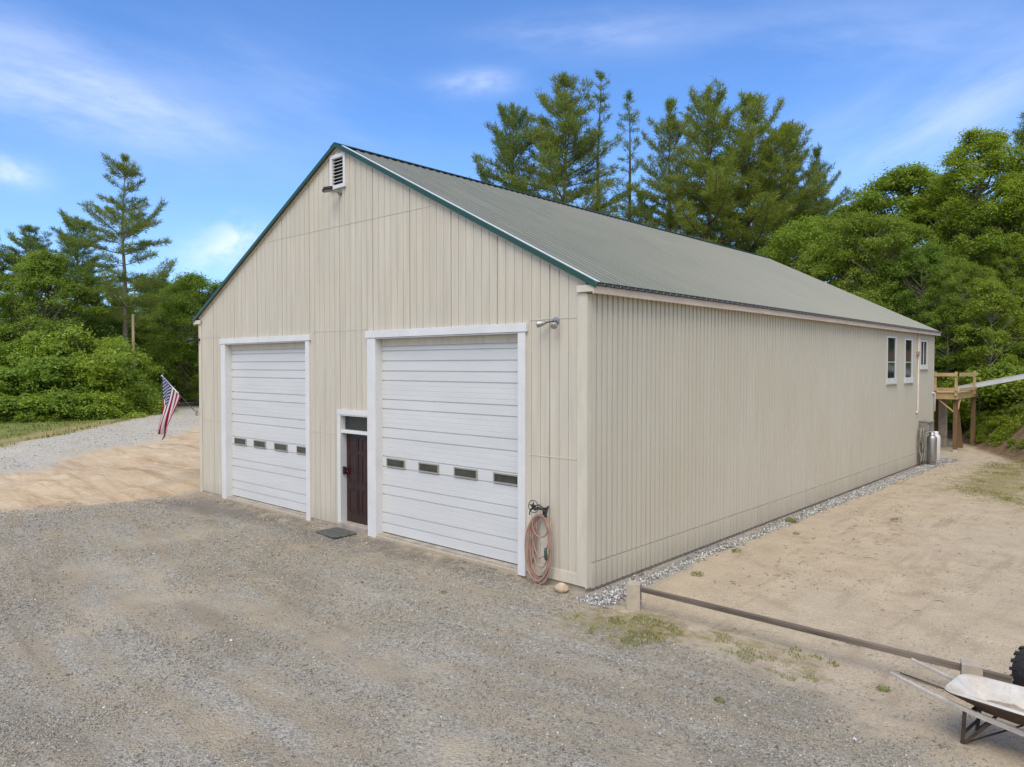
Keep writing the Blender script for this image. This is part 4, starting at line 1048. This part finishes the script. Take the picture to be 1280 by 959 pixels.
def make_pine(seed, H, cb, R_, whorl=.75, limbs=(4, 6), prof='oval', sparse=1.0, lean=0, tuft=.34, tw=.018, dens=1.0, twist=.4, updroop=0.0):
    """white pine in its own coordinates: returns (trunk MB, needle V, F)"""
    rg = np.random.default_rng(seed); rd = random.Random(seed)
    mb = MB(); npt = 12; ph = rd.uniform(0, 6.28)
    tp = [(lean*(k/npt)**1.5*H*.1+.10*math.sin(k*1.1+ph)*(k/npt), .10*math.cos(k*.9+ph)*(k/npt), H*k/npt) for k in range(npt+1)]
    r0 = .011*H+.04
    mb.tube([(0, 0, -.5)]+tp, [r0*1.15]+[max(.012, r0*(1-k/npt)**.85) for k in range(npt+1)], 9)
    def tpos(z):
        f = min(max(z/H*npt, 0), npt-1e-6); i = int(f); q = f-i
        return np.array([tp[i][j]*(1-q)+tp[i+1][j]*q for j in range(3)])
    C = []; D = []
    z = cb*H
    while z < H*.985:
        t = (z/H-cb)/(1-cb)
        if prof == 'oval': e = math.sin(math.pi*min(1, .22+.78*t)**.9)**.75 if t > 0 else .6
        elif prof == 'cone': e = (1-t)**.8*.95+.05
        elif prof == 'column': e = .15+.85*(1-t)**.6*(.75+.25*math.sin(t*9))
        elif prof == 'lone': e = (.55+.45*math.sin(min(1, t*2.6)*1.57))*(1-t**1.6)**.8*(.8+.3*math.sin(t*17))
        else: e = (1-t)**.55*(.6+.4*math.sin(min(1, t*3)*1.57))
        e *= rd.uniform(.6, 1.2)*(1-.35*max(0, t-.7)/.3)
        nl = rd.randint(*limbs); a0 = rd.uniform(0, 6.28)
        for k in range(nl):
            if rd.random() > sparse: continue
            L = R_*e*rd.uniform(.55, 1.15)
            if L < .25: L = .25
            az = a0+2*math.pi*k/nl+rd.uniform(-.35, .35)
            el = R(-4+t*t*58+rd.uniform(-10, 12)+updroop)
            p = tpos(z+rd.uniform(-.2, .2)); seg = max(3, int(L/.55)); pts = [p]; cur = p.copy(); e_ = el
            for sgi in range(seg):
                d = np.array([math.cos(az)*math.cos(e_), math.sin(az)*math.cos(e_), math.sin(e_)])
                cur = cur+d*L/seg; pts.append(cur.copy()); e_ += R(rd.uniform(-5, 11)); az += R(rd.uniform(-9, 9))
            rb = max(.012, .012*L+.008)
            mb.tube(pts, [rb*(1-.8*i/seg) for i in range(seg+1)], 4, cap=False)
            P = np.array(pts)
            # twigs in the horizontal plume
            s = L*.22
            side = 1
            while s < L*1.0:
                f = s/L*seg; i = min(int(f), seg-1); q = f-i; c = P[i]*(1-q)+P[i+1]*q; dirv = unit(P[i+1]-P[i])
                lat = unit(np.cross(dirv, [0, 0, 1]))*side; side = -side
                tl = min(L*.42, 1.25)*(1-.55*s/L)*rd.uniform(.5, 1.15)
                td = unit(dirv*.75+lat*.8+np.array([0, 0, rd.uniform(-.05, .35)]))
                m_ = max(2, int(tl/.17))
                for w in range(m_):
                    C.append(c+td*tl*(w+1)/m_+rg.normal(size=3)*.035); D.append(td)
                if tl > .6 and rd.random() < .45: mb.tube([c, c+td*tl*.9], [.012, .006], 3, cap=False)
                s += rd.uniform(.14, .24)/dens
            for w in range(3): C.append(P[-1]+rg.normal(size=3)*.08); D.append(unit(P[-1]-P[-2]))
        z += whorl*rd.uniform(.65, 1.25)*(1-.2*t)
    for w in range(10): C.append(tpos(H*.985)+np.array([0, 0, .03*w])); D.append(np.array([0, 0, 1.]))
    # a few dead stubs under the crown
    for k in range(10):
        zz = rd.uniform(cb*.45, cb)*H; az = rd.uniform(0, 6.28); L = rd.uniform(.4, 1.6); p = tpos(zz)
        mb.tube([p, p+np.array([math.cos(az)*L, math.sin(az)*L, rd.uniform(-.3, .35)])], [.03, .008], 4, cap=False)
    V, F = needles(np.array(C), np.array(D), tuft, tw, 7, rg)
    return mb, V, F

def make_broad(seed, H, R_, cb=.25, nclump=110, per=260, leaf=.12, shape='round', flat=.5, rc=(.14, .24), stems=1):
    rg = np.random.default_rng(seed); rd = random.Random(seed)
    mb = MB(); ph = rd.uniform(0, 6.28)
    roots = []
    for s_ in range(stems):
        ox, oy = (0, 0) if stems == 1 else (rd.uniform(-.35, .35)*R_*.6, rd.uniform(-.35, .35)*R_*.6)
        n = 9; top = H*(.88 if stems == 1 else rd.uniform(.5, .8))
        tp = [np.array([ox*(1+.8*k/n)+.02*H*math.sin(k*.8+ph+s_)*(k/n), oy*(1+.8*k/n)+.02*H*math.cos(k*.7+ph+s_)*(k/n), top*k/n]) for k in range(n+1)]
        r0 = (.012*H+.03)/math.sqrt(stems)
        mb.tube([tp[0]-np.array([0, 0, .4])]+tp, [r0*1.2]+[max(.01, r0*(1-.93*k/n)) for k in range(n+1)], 8)
        roots.append(tp)
    Cc = []; tries = 0
    while len(Cc) < nclump and tries < 9000:
        tries += 1
        t = rd.random(); a = rd.uniform(0, 6.28)
        if shape == 'round': e = math.sqrt(max(0, 1-(2*(t-.42)/1.18)**2)) if abs(2*(t-.42)/1.18) < 1 else 0
        elif shape == 'tall': e = (math.sin(math.pi*(t*.86+.12))**.7)
        else: e = (1-t)**.5*.95+.05
        e *= 1+.22*math.sin(3*a+ph+5*t)+.16*math.sin(5*a-ph*2+t*9)
        rad = R_*e*(rd.uniform(.25, 1)**.5)
        z = H*(cb+(1-cb)*t)-.02*H
        c = np.array([rad*math.cos(a), rad*math.sin(a), z])
        Cc.append(c)
    Cs = []; Ns = []
    for i, c in enumerate(Cc):
        r = R_*rd.uniform(*rc)
        tp = roots[i % len(roots)]
        zt = max(.1*H, c[2]-math.hypot(c[0], c[1])*rd.uniform(.55, .9)-.05*H); f = min(zt/(tp[-1][2])*(len(tp)-1), len(tp)-1.001); k = int(f); b0 = tp[k]*(1-f+k)+tp[k+1]*(f-k)
        if i % 2 == 0:
            midp = b0*.45+c*.55+np.array([0, 0, -.03*H]); mb.tube([b0, midp, c], [.0045*H+.008, .0028*H+.006, .006], 5, cap=False)
        m = int(per*rd.uniform(.6, 1.25))
        d = unit(rg.normal(size=(m, 3))); rr_ = r*(rg.random(m)**.45)*np.where(rg.random(m) < .14, rg.uniform(1.0, 1.55, m), 1.0)
        lob = 1+.35*np.sin(4*np.arctan2(d[:, 1], d[:, 0])+i)
        p = d*(rr_*lob)[:, None]*np.array([1, 1, flat])
        p[:, 2] -= .18*(p[:, 0]**2+p[:, 1]**2)/max(r, .1)
        Cs.append(p+c); Ns.append(d*np.array([.45, .45, .3])+np.array([0, 0, .75])+rg.normal(size=(m, 3))*.42)
    # stray outer sprigs break the outline
    V, F = leaf_quads(np.concatenate(Cs), np.concatenate(Ns), leaf, rg)
    return mb, V, F

PROTO = {}
def proto(key, gen, bark, leafm):
    mb, V, F = gen
    me = bpy.data.meshes.new('trunk'); me.from_pydata(mb.v, [], mb.f); me.materials.append(bark)
    me.polygons.foreach_set('use_smooth', [True]*len(mb.f)); me.update()
    lo = np_mesh('crown', V, F, leafm); lm = lo.data; bpy.data.objects.remove(lo)
    PROTO[key] = (me, lm, float(V[:, 2].max()))
proto('pine_lone', make_pine(6, 21, .36, 6.2, .85, (3, 6), 'lone', .9, dens=1.6, tuft=.36, tw=.022), M['barkgrey'], M['needle'])
proto('pine_a', make_pine(11, 24, .30, 5.4, .85, (4, 6), 'oval', .92, dens=1.4, tuft=.36, tw=.022), M['bark'], M['needle'])
proto('pine_b', make_pine(12, 24, .34, 6.0, .92, (4, 6), 'oval', .85, dens=1.4, tuft=.36, tw=.022, updroop=8), M['bark'], M['needle'])
proto('pine_thin', make_pine(13, 24, .30, 3.0, .95, (3, 5), 'column', .75, dens=.9, tuft=.34, tw=.02), M['bark'], M['needle'])
proto('pine_c', make_pine(14, 22, .18, 5.8, .85, (4, 6), 'cone2', .9, dens=1.4, tuft=.36, tw=.022, updroop=4), M['bark'], M['needle'])
proto('spruce', make_pine(15, 14, .12, 2.2, .6, (4, 6), 'cone', .8, dens=1.0, tuft=.3, tw=.02), M['bark'], M['needle'])
proto('oak', make_broad(21, 13, 5.0, .10, 240, 330, .092, 'round', .5), M['barkgrey'], M['leaf'])
proto('maple', make_broad(22, 14, 4.4, .06, 290, 310, .09, 'tall', .5), M['barkgrey'], M['leaf'])
proto('birch', make_broad(23, 17, 3.6, .12, 330, 240, .08, 'tall', .7, rc=(.14, .22)), M['barkgrey'], M['leaf'])
proto('sapling', make_broad(24, 8, 2.2, .12, 100, 190, .08, 'tall', .5, rc=(.2, .34)), M['barkgrey'], M['leaf'])
proto('bush_a', make_broad(31, 4.5, 3.6, .02, 95, 380, .085, 'round', .36, (.17, .30), 5), M['barkgrey'], M['leaf'])
proto('bush_b', make_broad(32, 3.2, 2.6, .0, 70, 330, .08, 'cone', .36, (.2, .34), 4), M['barkgrey'], M['leaf'])
proto('bush_c', make_broad(33, 1.6, 1.5, .0, 50, 170, .07, 'round', .55, (.24, .38), 4), M['barkgrey'], M['leaf'])

def plant(key, name, px, depth, top, label, cat, group=None, w=1.0, rz=None, tint=(1, 1, 1), h=None, zoff=0, sink=0, xy=None):
    x, y = xy if xy else at(px, depth)
    zb = float(hz(x, y))-sink
    tm, lm, ph = PROTO[key]
    hh = h if h else topz(top, depth)-zb
    s = hh/ph
    t = thing(name, label, cat, (x, y, zb), rz if rz is not None else random.uniform(0, 6.28), group)
    a = bpy.data.objects.new('trunk', tm); COL.objects.link(a); a.parent = t
    b = bpy.data.objects.new('crown', lm); COL.objects.link(b); b.parent = t
    t.scale = (s*w, s*w, s)
    b.color = (*tint, 1)
    return t
G1, G2, G3 = (1, 1, 1), (.82, .88, .85), (1.25, 1.18, .9)
DK = (.80, .90, .84)
LG = 'trees beyond the gravel road'
# --- left side
plant('pine_lone', 'pine_tree', 157, 60, 191, 'tall lone pine with a bare lower trunk high above the bushes left of the garage', 'pine tree', LG, 1.0, R(200))
plant('pine_b', 'pine_tree', 98, 66, 268, 'dark broad pine directly left of the tall lone pine', 'pine tree', LG, 1.25, R(40), DK)
plant('pine_a', 'pine_tree', 40, 64, 280, 'dark pine behind the pale green tree near the left edge', 'pine tree', LG, 1.25, R(100), DK)
plant('pine_c', 'pine_tree', -6, 62, 292, 'dark pine cut off by the left edge of the photo', 'pine tree', LG, 1.2, R(10), DK)
plant('spruce', 'spruce_tree', 117, 72, 322, 'small thin spruce seen in the gap left of the tall lone pine\'s trunk', 'spruce tree', LG, 1.0)
plant('maple', 'maple_tree', 62, 58, 312, 'pale green leafy tree standing above the bushes near the left edge', 'tree', LG, 1.15, R(30), (.95, 1.0, 1.05))
plant('oak', 'oak_tree', 12, 60, 395, 'low dark green tree behind the bushes at the left edge', 'tree', LG, 1.1, None, DK)
plant('oak', 'oak_tree', 128, 72, 378, 'mid green tree low behind the utility pole and the lone pine', 'tree', LG, 1.2, None, G2)
plant('pine_c', 'pine_tree', 205, 78, 338, 'dark pine just right of the utility pole', 'pine tree', LG, 1.3, R(77), DK)
plant('maple', 'maple_tree', 190, 82, 345, 'dark leafy tree standing directly behind the utility pole', 'tree', LG, 1.3, None, DK)
plant('oak', 'oak_tree', 252, 68, 338, 'bright round green tree beside the garage\'s left eave', 'tree', LG, 1.0, R(140), (1.0, 1.05, .95))
plant('maple', 'maple_tree', 228, 76, 352, 'darker leafy tree tucked behind the bright round one by the left eave', 'tree', LG, 1.2, None, G2)
plant('oak', 'oak_tree', 215, 84, 420, 'low dark tree closing the end of the gravel road', 'tree', LG, 1.3, None, DK)
plant('maple', 'maple_tree', 290, 72, 350, 'leafy tree mostly hidden behind the garage\'s left gable', 'tree', LG, 1.2, None, G2)
BG = 'roadside bushes left of the garage'
for i, (key, px, d, top, w, tint, lab) in enumerate([
    ('bush_a', 95, 55, 402, 1.0, G1, 'largest and brightest bush, in the middle of the roadside thicket'),
    ('bush_a', 25, 55, 418, 1.0, (.82, .9, .9), 'broad bright bush at the left edge of the roadside thicket'),
    ('bush_a', 150, 60, 432, .9, (1.05, 1.08, .95), 'bright bush at the right end of the thicket, in front of the lone pine\'s trunk'),
    ('bush_b', 62, 51, 440, 1.05, (.8, .88, .9), 'mid-height bush in front of the largest roadside bush'),
    ('bush_b', 122, 53, 452, 1.05, (1.1, 1.08, .9), 'rounded yellow-green bush right of the thicket\'s middle'),
    ('bush_b', -5, 49, 455, 1.1, (.85, .92, .95), 'bush half out of the photo at the left edge'),
    ('bush_b', 165, 58, 462, .95, (.95, 1.0, .95), 'small dark bush at the thicket\'s right tip beside the road bend'),
    ('bush_c', 30, 48.5, 488, 1.2, (.9, .95, .95), 'low leafy shrub at the foot of the left thicket'),
    ('bush_c', 72, 49.5, 487, 1.2, (1.0, 1, .95), 'low shrub on the grass verge, under the mid-height bush'),
    ('bush_c', 105, 51, 485, 1.2, (.9, .98, .9), 'low shrub on the grass verge, under the yellow-green bush'),
    ('bush_c', 140, 54, 484, 1.2, (1, 1, .95), 'low shrub near the right end of the thicket\'s foot'),
    ('bush_c', 2, 47.5, 492, 1.3, (.85, .9, .95), 'low shrub at the very left edge of the grass verge')]):
    plant(key, 'bush', px, d, top, lab, 'bush', BG, w*(1.0 if key != 'bush_a' else .95), None, tuple(1.3*q for q in tint), sink=.1)
for px, d, top, lab in ((210, 88, 462, 'bush at the far end of the gravel road, behind the flag'), (238, 84, 458, 'bush at the far end of the road, close to the garage\'s left wall'), (180, 92, 470, 'farthest bush, where the gravel road vanishes')):
    plant('bush_a', 'bush', px, d, top, lab, 'bush', BG, 1.3, None, G2, sink=.2)
# --- pines behind the roof
PG = 'pines rising behind the garage roof'
for key, px, d, top, w, rz, tint, lab in [
    ('pine_b', 640, 62, 126, .92, 10, G2, 'leftmost pine of the row behind the roof'),
    ('pine_a', 706, 60, 92, 1.0, 60, G1, 'tallest full pine left of the gap in the row behind the roof'),
    ('pine_thin', 748, 61, 88, 1.0, 5, G2, 'thin spindly pine touching the tallest full one behind the roof'),
    ('pine_thin', 786, 63, 114, 1.0, 95, G2, 'thin pine standing alone in the gap of the row behind the roof'),
    ('pine_c', 836, 60, 118, .85, 33, G1, 'pointed pine right of the gap behind the roof'),
    ('pine_b', 884, 58, 106, 1.0, 170, (1.1, 1.08, .95), 'tall yellowish pine in the thick of the row behind the roof'),
    ('pine_a', 934, 60, 116, 1.15, 250, (1.12, 1.08, .9), 'wide-crowned pine forming the right half of the row behind the roof'),
    ('pine_b', 976, 62, 150, 1.05, 310, G1, 'pine with upswept limbs towards the right end of the row behind the roof'),
    ('pine_c', 1018, 64, 180, .8, 220, G2, 'slim shorter pine at the right end of the row behind the roof'),
    ('pine_c', 800, 70, 235, 1.2, 20, DK, 'dark low pine filling the bottom of the gap behind the roof'),
    ('pine_c', 750, 72, 255, 1.0, 120, DK, 'dark low pine under the thin spindly one behind the roof'),
    ('pine_c', 900, 70, 205, 1.3, 200, G2, 'dense pine standing behind the yellowish one'),
    ('pine_a', 985, 72, 215, 1.2, 80, DK, 'dark pine low behind the right end of the row')]:
    plant(key, 'pine_tree', px, d, top, lab, 'pine tree', PG, w, R(rz), tint)
# --- right-hand wood
RG = 'leafy trees on the bank behind the garage'
for key, px, d, top, w, tint, lab in [
    ('oak', 1010, 52, 262, .9, (1.0, 1.05, .9), 'round green tree just right of the pines, low behind the roof'),
    ('maple', 1062, 54, 252, 1.05, G2, 'darker leafy tree between the pines and the highest leafy crown'),
    ('oak', 1090, 47, 258, .95, G1, 'broad bright leafy tree right above the roof\'s far slope'),
    ('maple', 1130, 52, 206, 1.2, (1.02, 1.05, .9), 'high rounded leafy crown left of the tall slender birch'),
    ('oak', 1150, 44, 300, .85, (.8, .92, .9), 'dark dense leafy tree above the end of the roof'),
    ('birch', 1222, 46, 160, 1.2, (1.25, 1.2, .95), 'tall slender yellow-green birch near the right edge'),
    ('pine_c', 1284, 52, 132, 1.1, G2, 'tall dark pine cut off by the right edge, above the ramp'),
    ('maple', 1275, 44, 215, 1.0, (.95, 1, .85), 'leafy tree half out of the photo at the right edge, under the pine'),
    ('oak', 1200, 41, 318, .8, G1, 'leafy tree in front of the birch, above the deck'),
    ('sapling', 1238, 38, 345, 1.0, (1.15, 1.1, .95), 'pale sapling with a thin grey trunk, above the ramp'),
    ('sapling', 1185, 40, 372, 1.15, (.9, .95, .85), 'dark sapling just right of the garage\'s far corner'),
    ('maple', 1180, 54, 232, 1.2, G2, 'leafy tree behind, between the high crown and the birch'),
    ('birch', 1262, 42, 290, .9, (1.15, 1.12, .9), 'slim leafy tree at the right edge, behind the pale sapling')]:
    nm = {'oak': 'oak_tree', 'maple': 'maple_tree', 'birch': 'birch_tree', 'pine_c': 'pine_tree', 'sapling': 'sapling'}[key]
    plant(key, nm, px, d, top, lab, 'tree' if key != 'pine_c' else 'pine tree', RG, w, None, tint)
UG = 'bushes on the bank around the deck and ramp'
for key, px, d, top, w, tint, lab in [
    ('bush_b', 1185, 42.0, 420, 1.1, G1, 'bush right behind the deck\'s left end'),
    ('bush_b', 1215, 40.5, 432, 1.1, (1.05, 1.05, .9), 'bright bush behind the deck rail\'s right end'),
    ('bush_b', 1250, 39.5, 428, 1.1, G1, 'bush behind the upper half of the ramp'),
    ('bush_b', 1282, 38.5, 425, 1.1, (.9, .95, .9), 'bush behind the ramp at the right edge'),
    ('bush_c', 1232, 36.2, 455, 1.0, (1.15, 1.12, .85), 'low bright shrub close above the middle of the ramp'),
    ('bush_c', 1262, 36.0, 448, 1.0, G1, 'low shrub close above the ramp near the right edge')]:
    plant(key, 'bush', px, d, top, lab, 'bush', UG, w, None, tint, sink=.05)
def on_slope(px, py):
    d = ray(px, py); k = 20.0
    while k < 60 and CAM[2]+k*d[2] > float(hz(CAM[0]+k*d[0], CAM[1]+k*d[1])): k += .05
    return CAM[0]+k*d[0], CAM[1]+k*d[1]
for px, py, h, w, tint, lab in [
    (1243, 508, .75, 1.0, (1.25, 1.15, .85), 'yellow-green shrub on the bank right below the ramp'),
    (1262, 500, .6, 1.0, (1.05, 1.05, .85), 'small green shrub tucked under the ramp near the right edge'),
    (1232, 528, .7, .9, (1.25, 1.2, .85), 'yellow-green shrub right of the deck\'s back post'),
    (1254, 534, .65, 1.1, (1.3, 1.2, .85), 'brightest low shrub in the middle of the bare bank'),
    (1276, 520, .6, 1.0, (1, 1, .85), 'green shrub on the bare bank at the right edge'),
    (1228, 552, .4, .9, (1.0, 1.0, .85), 'small low shrub at the bank\'s foot beside the back post'),
    (1266, 556, .35, .8, (1.2, 1.15, .85), 'small leafy plant lowest on the bare bank'),
    (1180, 535, .5, .8, (.9, .9, .8), 'small shrub in the shade beneath the deck')]:
    plant('bush_c', 'bush', px, 0, 0, lab, 'bush', UG, w, None, tint, h=h, sink=.05, xy=on_slope(px, py))
def undergrowth():
    rg = np.random.default_rng(71); n = 60000
    x = rg.uniform(-9, 9, n); y = rg.uniform(24, 46, n); t = bank_t(x, y)
    k = (t > .3) & (fbm(x, y, 1.7, 61)+.12*sstep(1, 4, t) > .50) & (rg.random(n) < .9)
    x, y = x[k], y[k]; m = 9
    x = np.repeat(x, m)+rg.normal(size=len(x)*m)*.10; y = np.repeat(y, m)+rg.normal(size=len(y)*m)*.10
    z = hz(x, y)+.03+.30*rg.random(len(x))**1.4*(.4+fbm(x, y, 1.1, 62))
    V, F = leaf_quads(np.stack([x, y, z], 1), rg.normal(size=(len(x), 3))*.45+np.array([0, 0, .8]), .055, rg)
    o = np_mesh('undergrowth', V, F, M['leaf']); o.color = (1.1, 1.05, .85, 1)
    tag(o, 'patchy low green undergrowth covering the brown bank behind the deck', 'undergrowth', kind='stuff')
undergrowth()
# small weeds in the yard
def weed(loc, s, lab, seed):
    rg = np.random.default_rng(seed); n = 46
    a = rg.uniform(0, 6.28, n); r = s*np.sqrt(rg.random(n)); z = .25*s+.55*s*rg.random(n)*(1-r/s*.5)
    C = np.stack([r*np.cos(a), r*np.sin(a), z], 1); N = np.stack([np.cos(a)*.5, np.sin(a)*.5, np.ones(n)], 1)+rg.normal(size=(n, 3))*.3
    V, F = leaf_quads(C, N, s*.26, rg, .42)
    o = np_mesh('weed', V, F, M['leaf']); o.location = (loc[0], loc[1], float(hz(loc[0], loc[1])))
    o.color = (.95, .85, .9, 1); tag(o, lab, 'weed', 'weeds sprouting in the yard')
for i, (px, py, s, lab) in enumerate([(988, 653, .20, 'biggest green weed at the edge of the stone strip, halfway along the side wall'), (920, 690, .13, 'small weed by the stone strip, the nearer pair\'s far one'), (872, 720, .14, 'green weed on the sand nearest the concrete block at the corner'),
    (995, 668, .10, 'dry little weed just in front of the biggest one by the stone strip'), (1118, 652, .12, 'pale weed alone in the middle of the tan yard'), (555, 741, .07, 'tiny green weed in the gravel before the nearer overhead door'), (900, 878, .08, 'small weed in the gravel right of the photo\'s bottom middle'), (1105, 862, .10, 'small weed on the sand left of the wheelbarrow handles')]):
    weed(gpt(px, py), s*.78, lab, 50+i)
# stick lying by the wheelbarrow handles
x, y = gpt(1128, 846); mb = MB(); z = float(hz(x, y))
mb.tube([(x-.05, y+.1, z+.012), (x+.2, y-.02, z+.03), (x+.45, y-.05, z+.012)], [.006, .010, .007], 6)
tag(mb.build('stick', M['rust'], smooth=True), 'thin dark stick lying on the sand beside the wheelbarrow handles', 'stick')

# --- far wood closing every gap: one mass
def far_wood():
    rg = np.random.default_rng(99); Cs = []; Ns = []; Ss = []
    spots = []
    for k in range(420):
        px = rg.uniform(-500, 1800); d = rg.uniform(84, 130)
        if 1040 < px: d = rg.uniform(60, 100)
        spots.append((*at(px, d), d))
    for (x, y, d) in spots:
        h = rg.uniform(9, 13.5); r = rg.uniform(3.2, 5); zb = float(hz(x, y))
        m = 420; dd_ = unit(rg.normal(size=(m, 3))); q = rg.random(m)**.4
        lob = 1+.3*np.sin(3*np.arctan2(dd_[:, 1], dd_[:, 0])+x)+.2*np.sin(7*dd_[:, 2]+y)
        p = dd_*(q*lob)[:, None]*np.array([r, r, h*.55])+np.array([x, y, zb+h*.5])
        Cs.append(p); Ns.append(dd_*.6+np.array([0, 0, .6])+rg.normal(size=(m, 3))*.4)
    V, F = leaf_quads(np.concatenate(Cs), np.concatenate(Ns), .42, rg)
    o = np_mesh('far_wood', V, F, M['leaf']); o.color = (.78, .88, .84, 1)
    return tag(o, 'dark green wood far behind the garage, its trees merging into one mass', 'wood', kind='stuff')
far_wood()

# ------------------------------------------------------------------ sky, sun, camera
SUN_EL, SUN_AZ = 54, 152           # azimuth measured clockwise from +Y
w = bpy.data.worlds.new('World'); scene.world = w; w.use_nodes = True
t = NT(w.node_tree); bg = w.node_tree.nodes['Background']
sky = t.n('ShaderNodeTexSky', sky_type='NISHITA'); sky.sun_disc = False; sky.sun_elevation = R(SUN_EL); sky.sun_rotation = R(SUN_AZ)
sky.air_density = 1.0; sky.dust_density = .6; sky.ozone_density = 1.0
dirv = t.n('ShaderNodeTexCoord').outputs['Generated']
base = t.mix(1.0, sky.outputs[0], (.60, .90, 1.32), 'MULTIPLY')
def patch(px, py, hw, hh, tilt, amp, nscale, stretch, lo, hi, soft=1.0):
    d = unit(ray(px, py)); r = unit(np.cross(d, [0, 0, 1])); u = np.cross(r, d)
    c, s = math.cos(R(tilt)), math.sin(R(tilt)); r2 = r*c+u*s; u2 = -r*s+u*c
    uu = t.vmath('DOT_PRODUCT', dirv, tuple(r2)); vv = t.vmath('DOT_PRODUCT', dirv, tuple(u2)); ff = t.vmath('DOT_PRODUCT', dirv, tuple(d))
    a = t.math('DIVIDE', uu, hw/FPX); b = t.math('DIVIDE', vv, hh/FPX)
    m = t.math('EXPONENT', t.math('MULTIPLY', t.math('ADD', t.math('MULTIPLY', a, a), t.math('MULTIPLY', b, b)), -1.0*soft))
    m = t.math('MULTIPLY', m, t.math('GREATER_THAN', ff, .2))
    cx = t.n('ShaderNodeCombineXYZ'); t.l(t.math('MULTIPLY', uu, stretch), cx.inputs[0]); t.l(vv, cx.inputs[1]); cx.inputs[2].default_value = px*.013
    n = t.noise(cx.outputs[0], nscale, 7, .6)
    # curl the streaks a little
    return t.math('MULTIPLY', t.math('MULTIPLY', m, t.mr(n, lo, hi, smooth=True)), amp)
cl = [patch(110, 125, 150, 42, -7, .42, 16, .35, .30, .72), patch(60, 90, 200, 90, -8, .22, 11, .3, .35, .75), patch(1150, 165, 260, 70, 22, .30, 9, .3, .30, .78),
      patch(1215, 118, 150, 24, 27, .26, 14, .3, .3, .75), patch(597, 103, 42, 13, 4, .42, 20, .5, .25, .6), patch(745, 42, 120, 22, 0, .26, 16, .3, .3, .7),
      patch(6, 213, 28, 13, -10, .65, 20, .6, .2, .55), patch(420, 125, 130, 50, -14, .16, 12, .25, .35, .75), patch(1090, 45, 150, 40, -10, .2, 12, .25, .35, .7),
      patch(298, 300, 34, 22, 0, .6, 26, .9, .34, .60, 1.2), patch(272, 318, 46, 18, 8, .45, 26, .8, .3, .65)]
tot = cl[0]
for q in cl[1:]: tot = t.math('ADD', tot, q)
# thin bright overcast overhead and behind the camera softens the sun
dz = t.n('ShaderNodeSeparateXYZ'); t.l(dirv, dz.inputs[0])
back = t.vmath('DOT_PRODUCT', dirv, tuple(unit(-FWD*.75+np.array([0, 0, .66]))))
veil = t.math('MULTIPLY', t.mr(back, .25, .75, smooth=True), t.mr(t.noise(dirv, 3.2, 6, .6), .30, .62, .45, 1.0))
tot = t.math('MINIMUM', tot, .92)
# pale band low over the trees
hzn = t.mr(dz.outputs[2], 0.0, .30, .30, 0.0)
CLOUD = (6.3, 6.8, 8.2)
c = t.mix(hzn, base, (4.0, 5.3, 8.9)); c = t.mix(tot, c, CLOUD); c = t.mix(t.math('MULTIPLY', veil, .92), c, (7.4, 7.0, 6.45))
t.l(c, bg.inputs[0]); bg.inputs[1].default_value = .11
sl = bpy.data.lights.new('sun', 'SUN'); sl.energy = 1.6; sl.angle = R(40); sl.color = (1, .93, .82)
so = bpy.data.objects.new('sun', sl); COL.objects.link(so)
sd_ = Vector((math.sin(R(SUN_AZ))*math.cos(R(SUN_EL)), math.cos(R(SUN_AZ))*math.cos(R(SUN_EL)), math.sin(R(SUN_EL))))
so.rotation_euler = sd_.to_track_quat('Z', 'Y').to_euler()
cd = bpy.data.cameras.new('camera'); co = bpy.data.objects.new('camera', cd); COL.objects.link(co); scene.camera = co
cd.sensor_width = 36; cd.lens = FPX/1280*36; cd.clip_end = 6000; cd.clip_start = .05
co.location = CAM; co.rotation_euler = (math.pi/2+PIT, 0, -YAW)
vs_ = scene.view_settings; scene.display_settings.display_device = 'sRGB'
vs_.view_transform = 'Standard'; vs_.look = 'None'; vs_.gamma = 1; vs_.exposure = 0.62; vs_.use_curve_mapping = False
scene.cycles.max_bounces = 5; scene.cycles.diffuse_bounces = 4; scene.cycles.glossy_bounces = 2; scene.cycles.transmission_bounces = 3; scene.cycles.transparent_max_bounces = 4; scene.cycles.caustics_reflective = False; scene.cycles.caustics_refractive = False
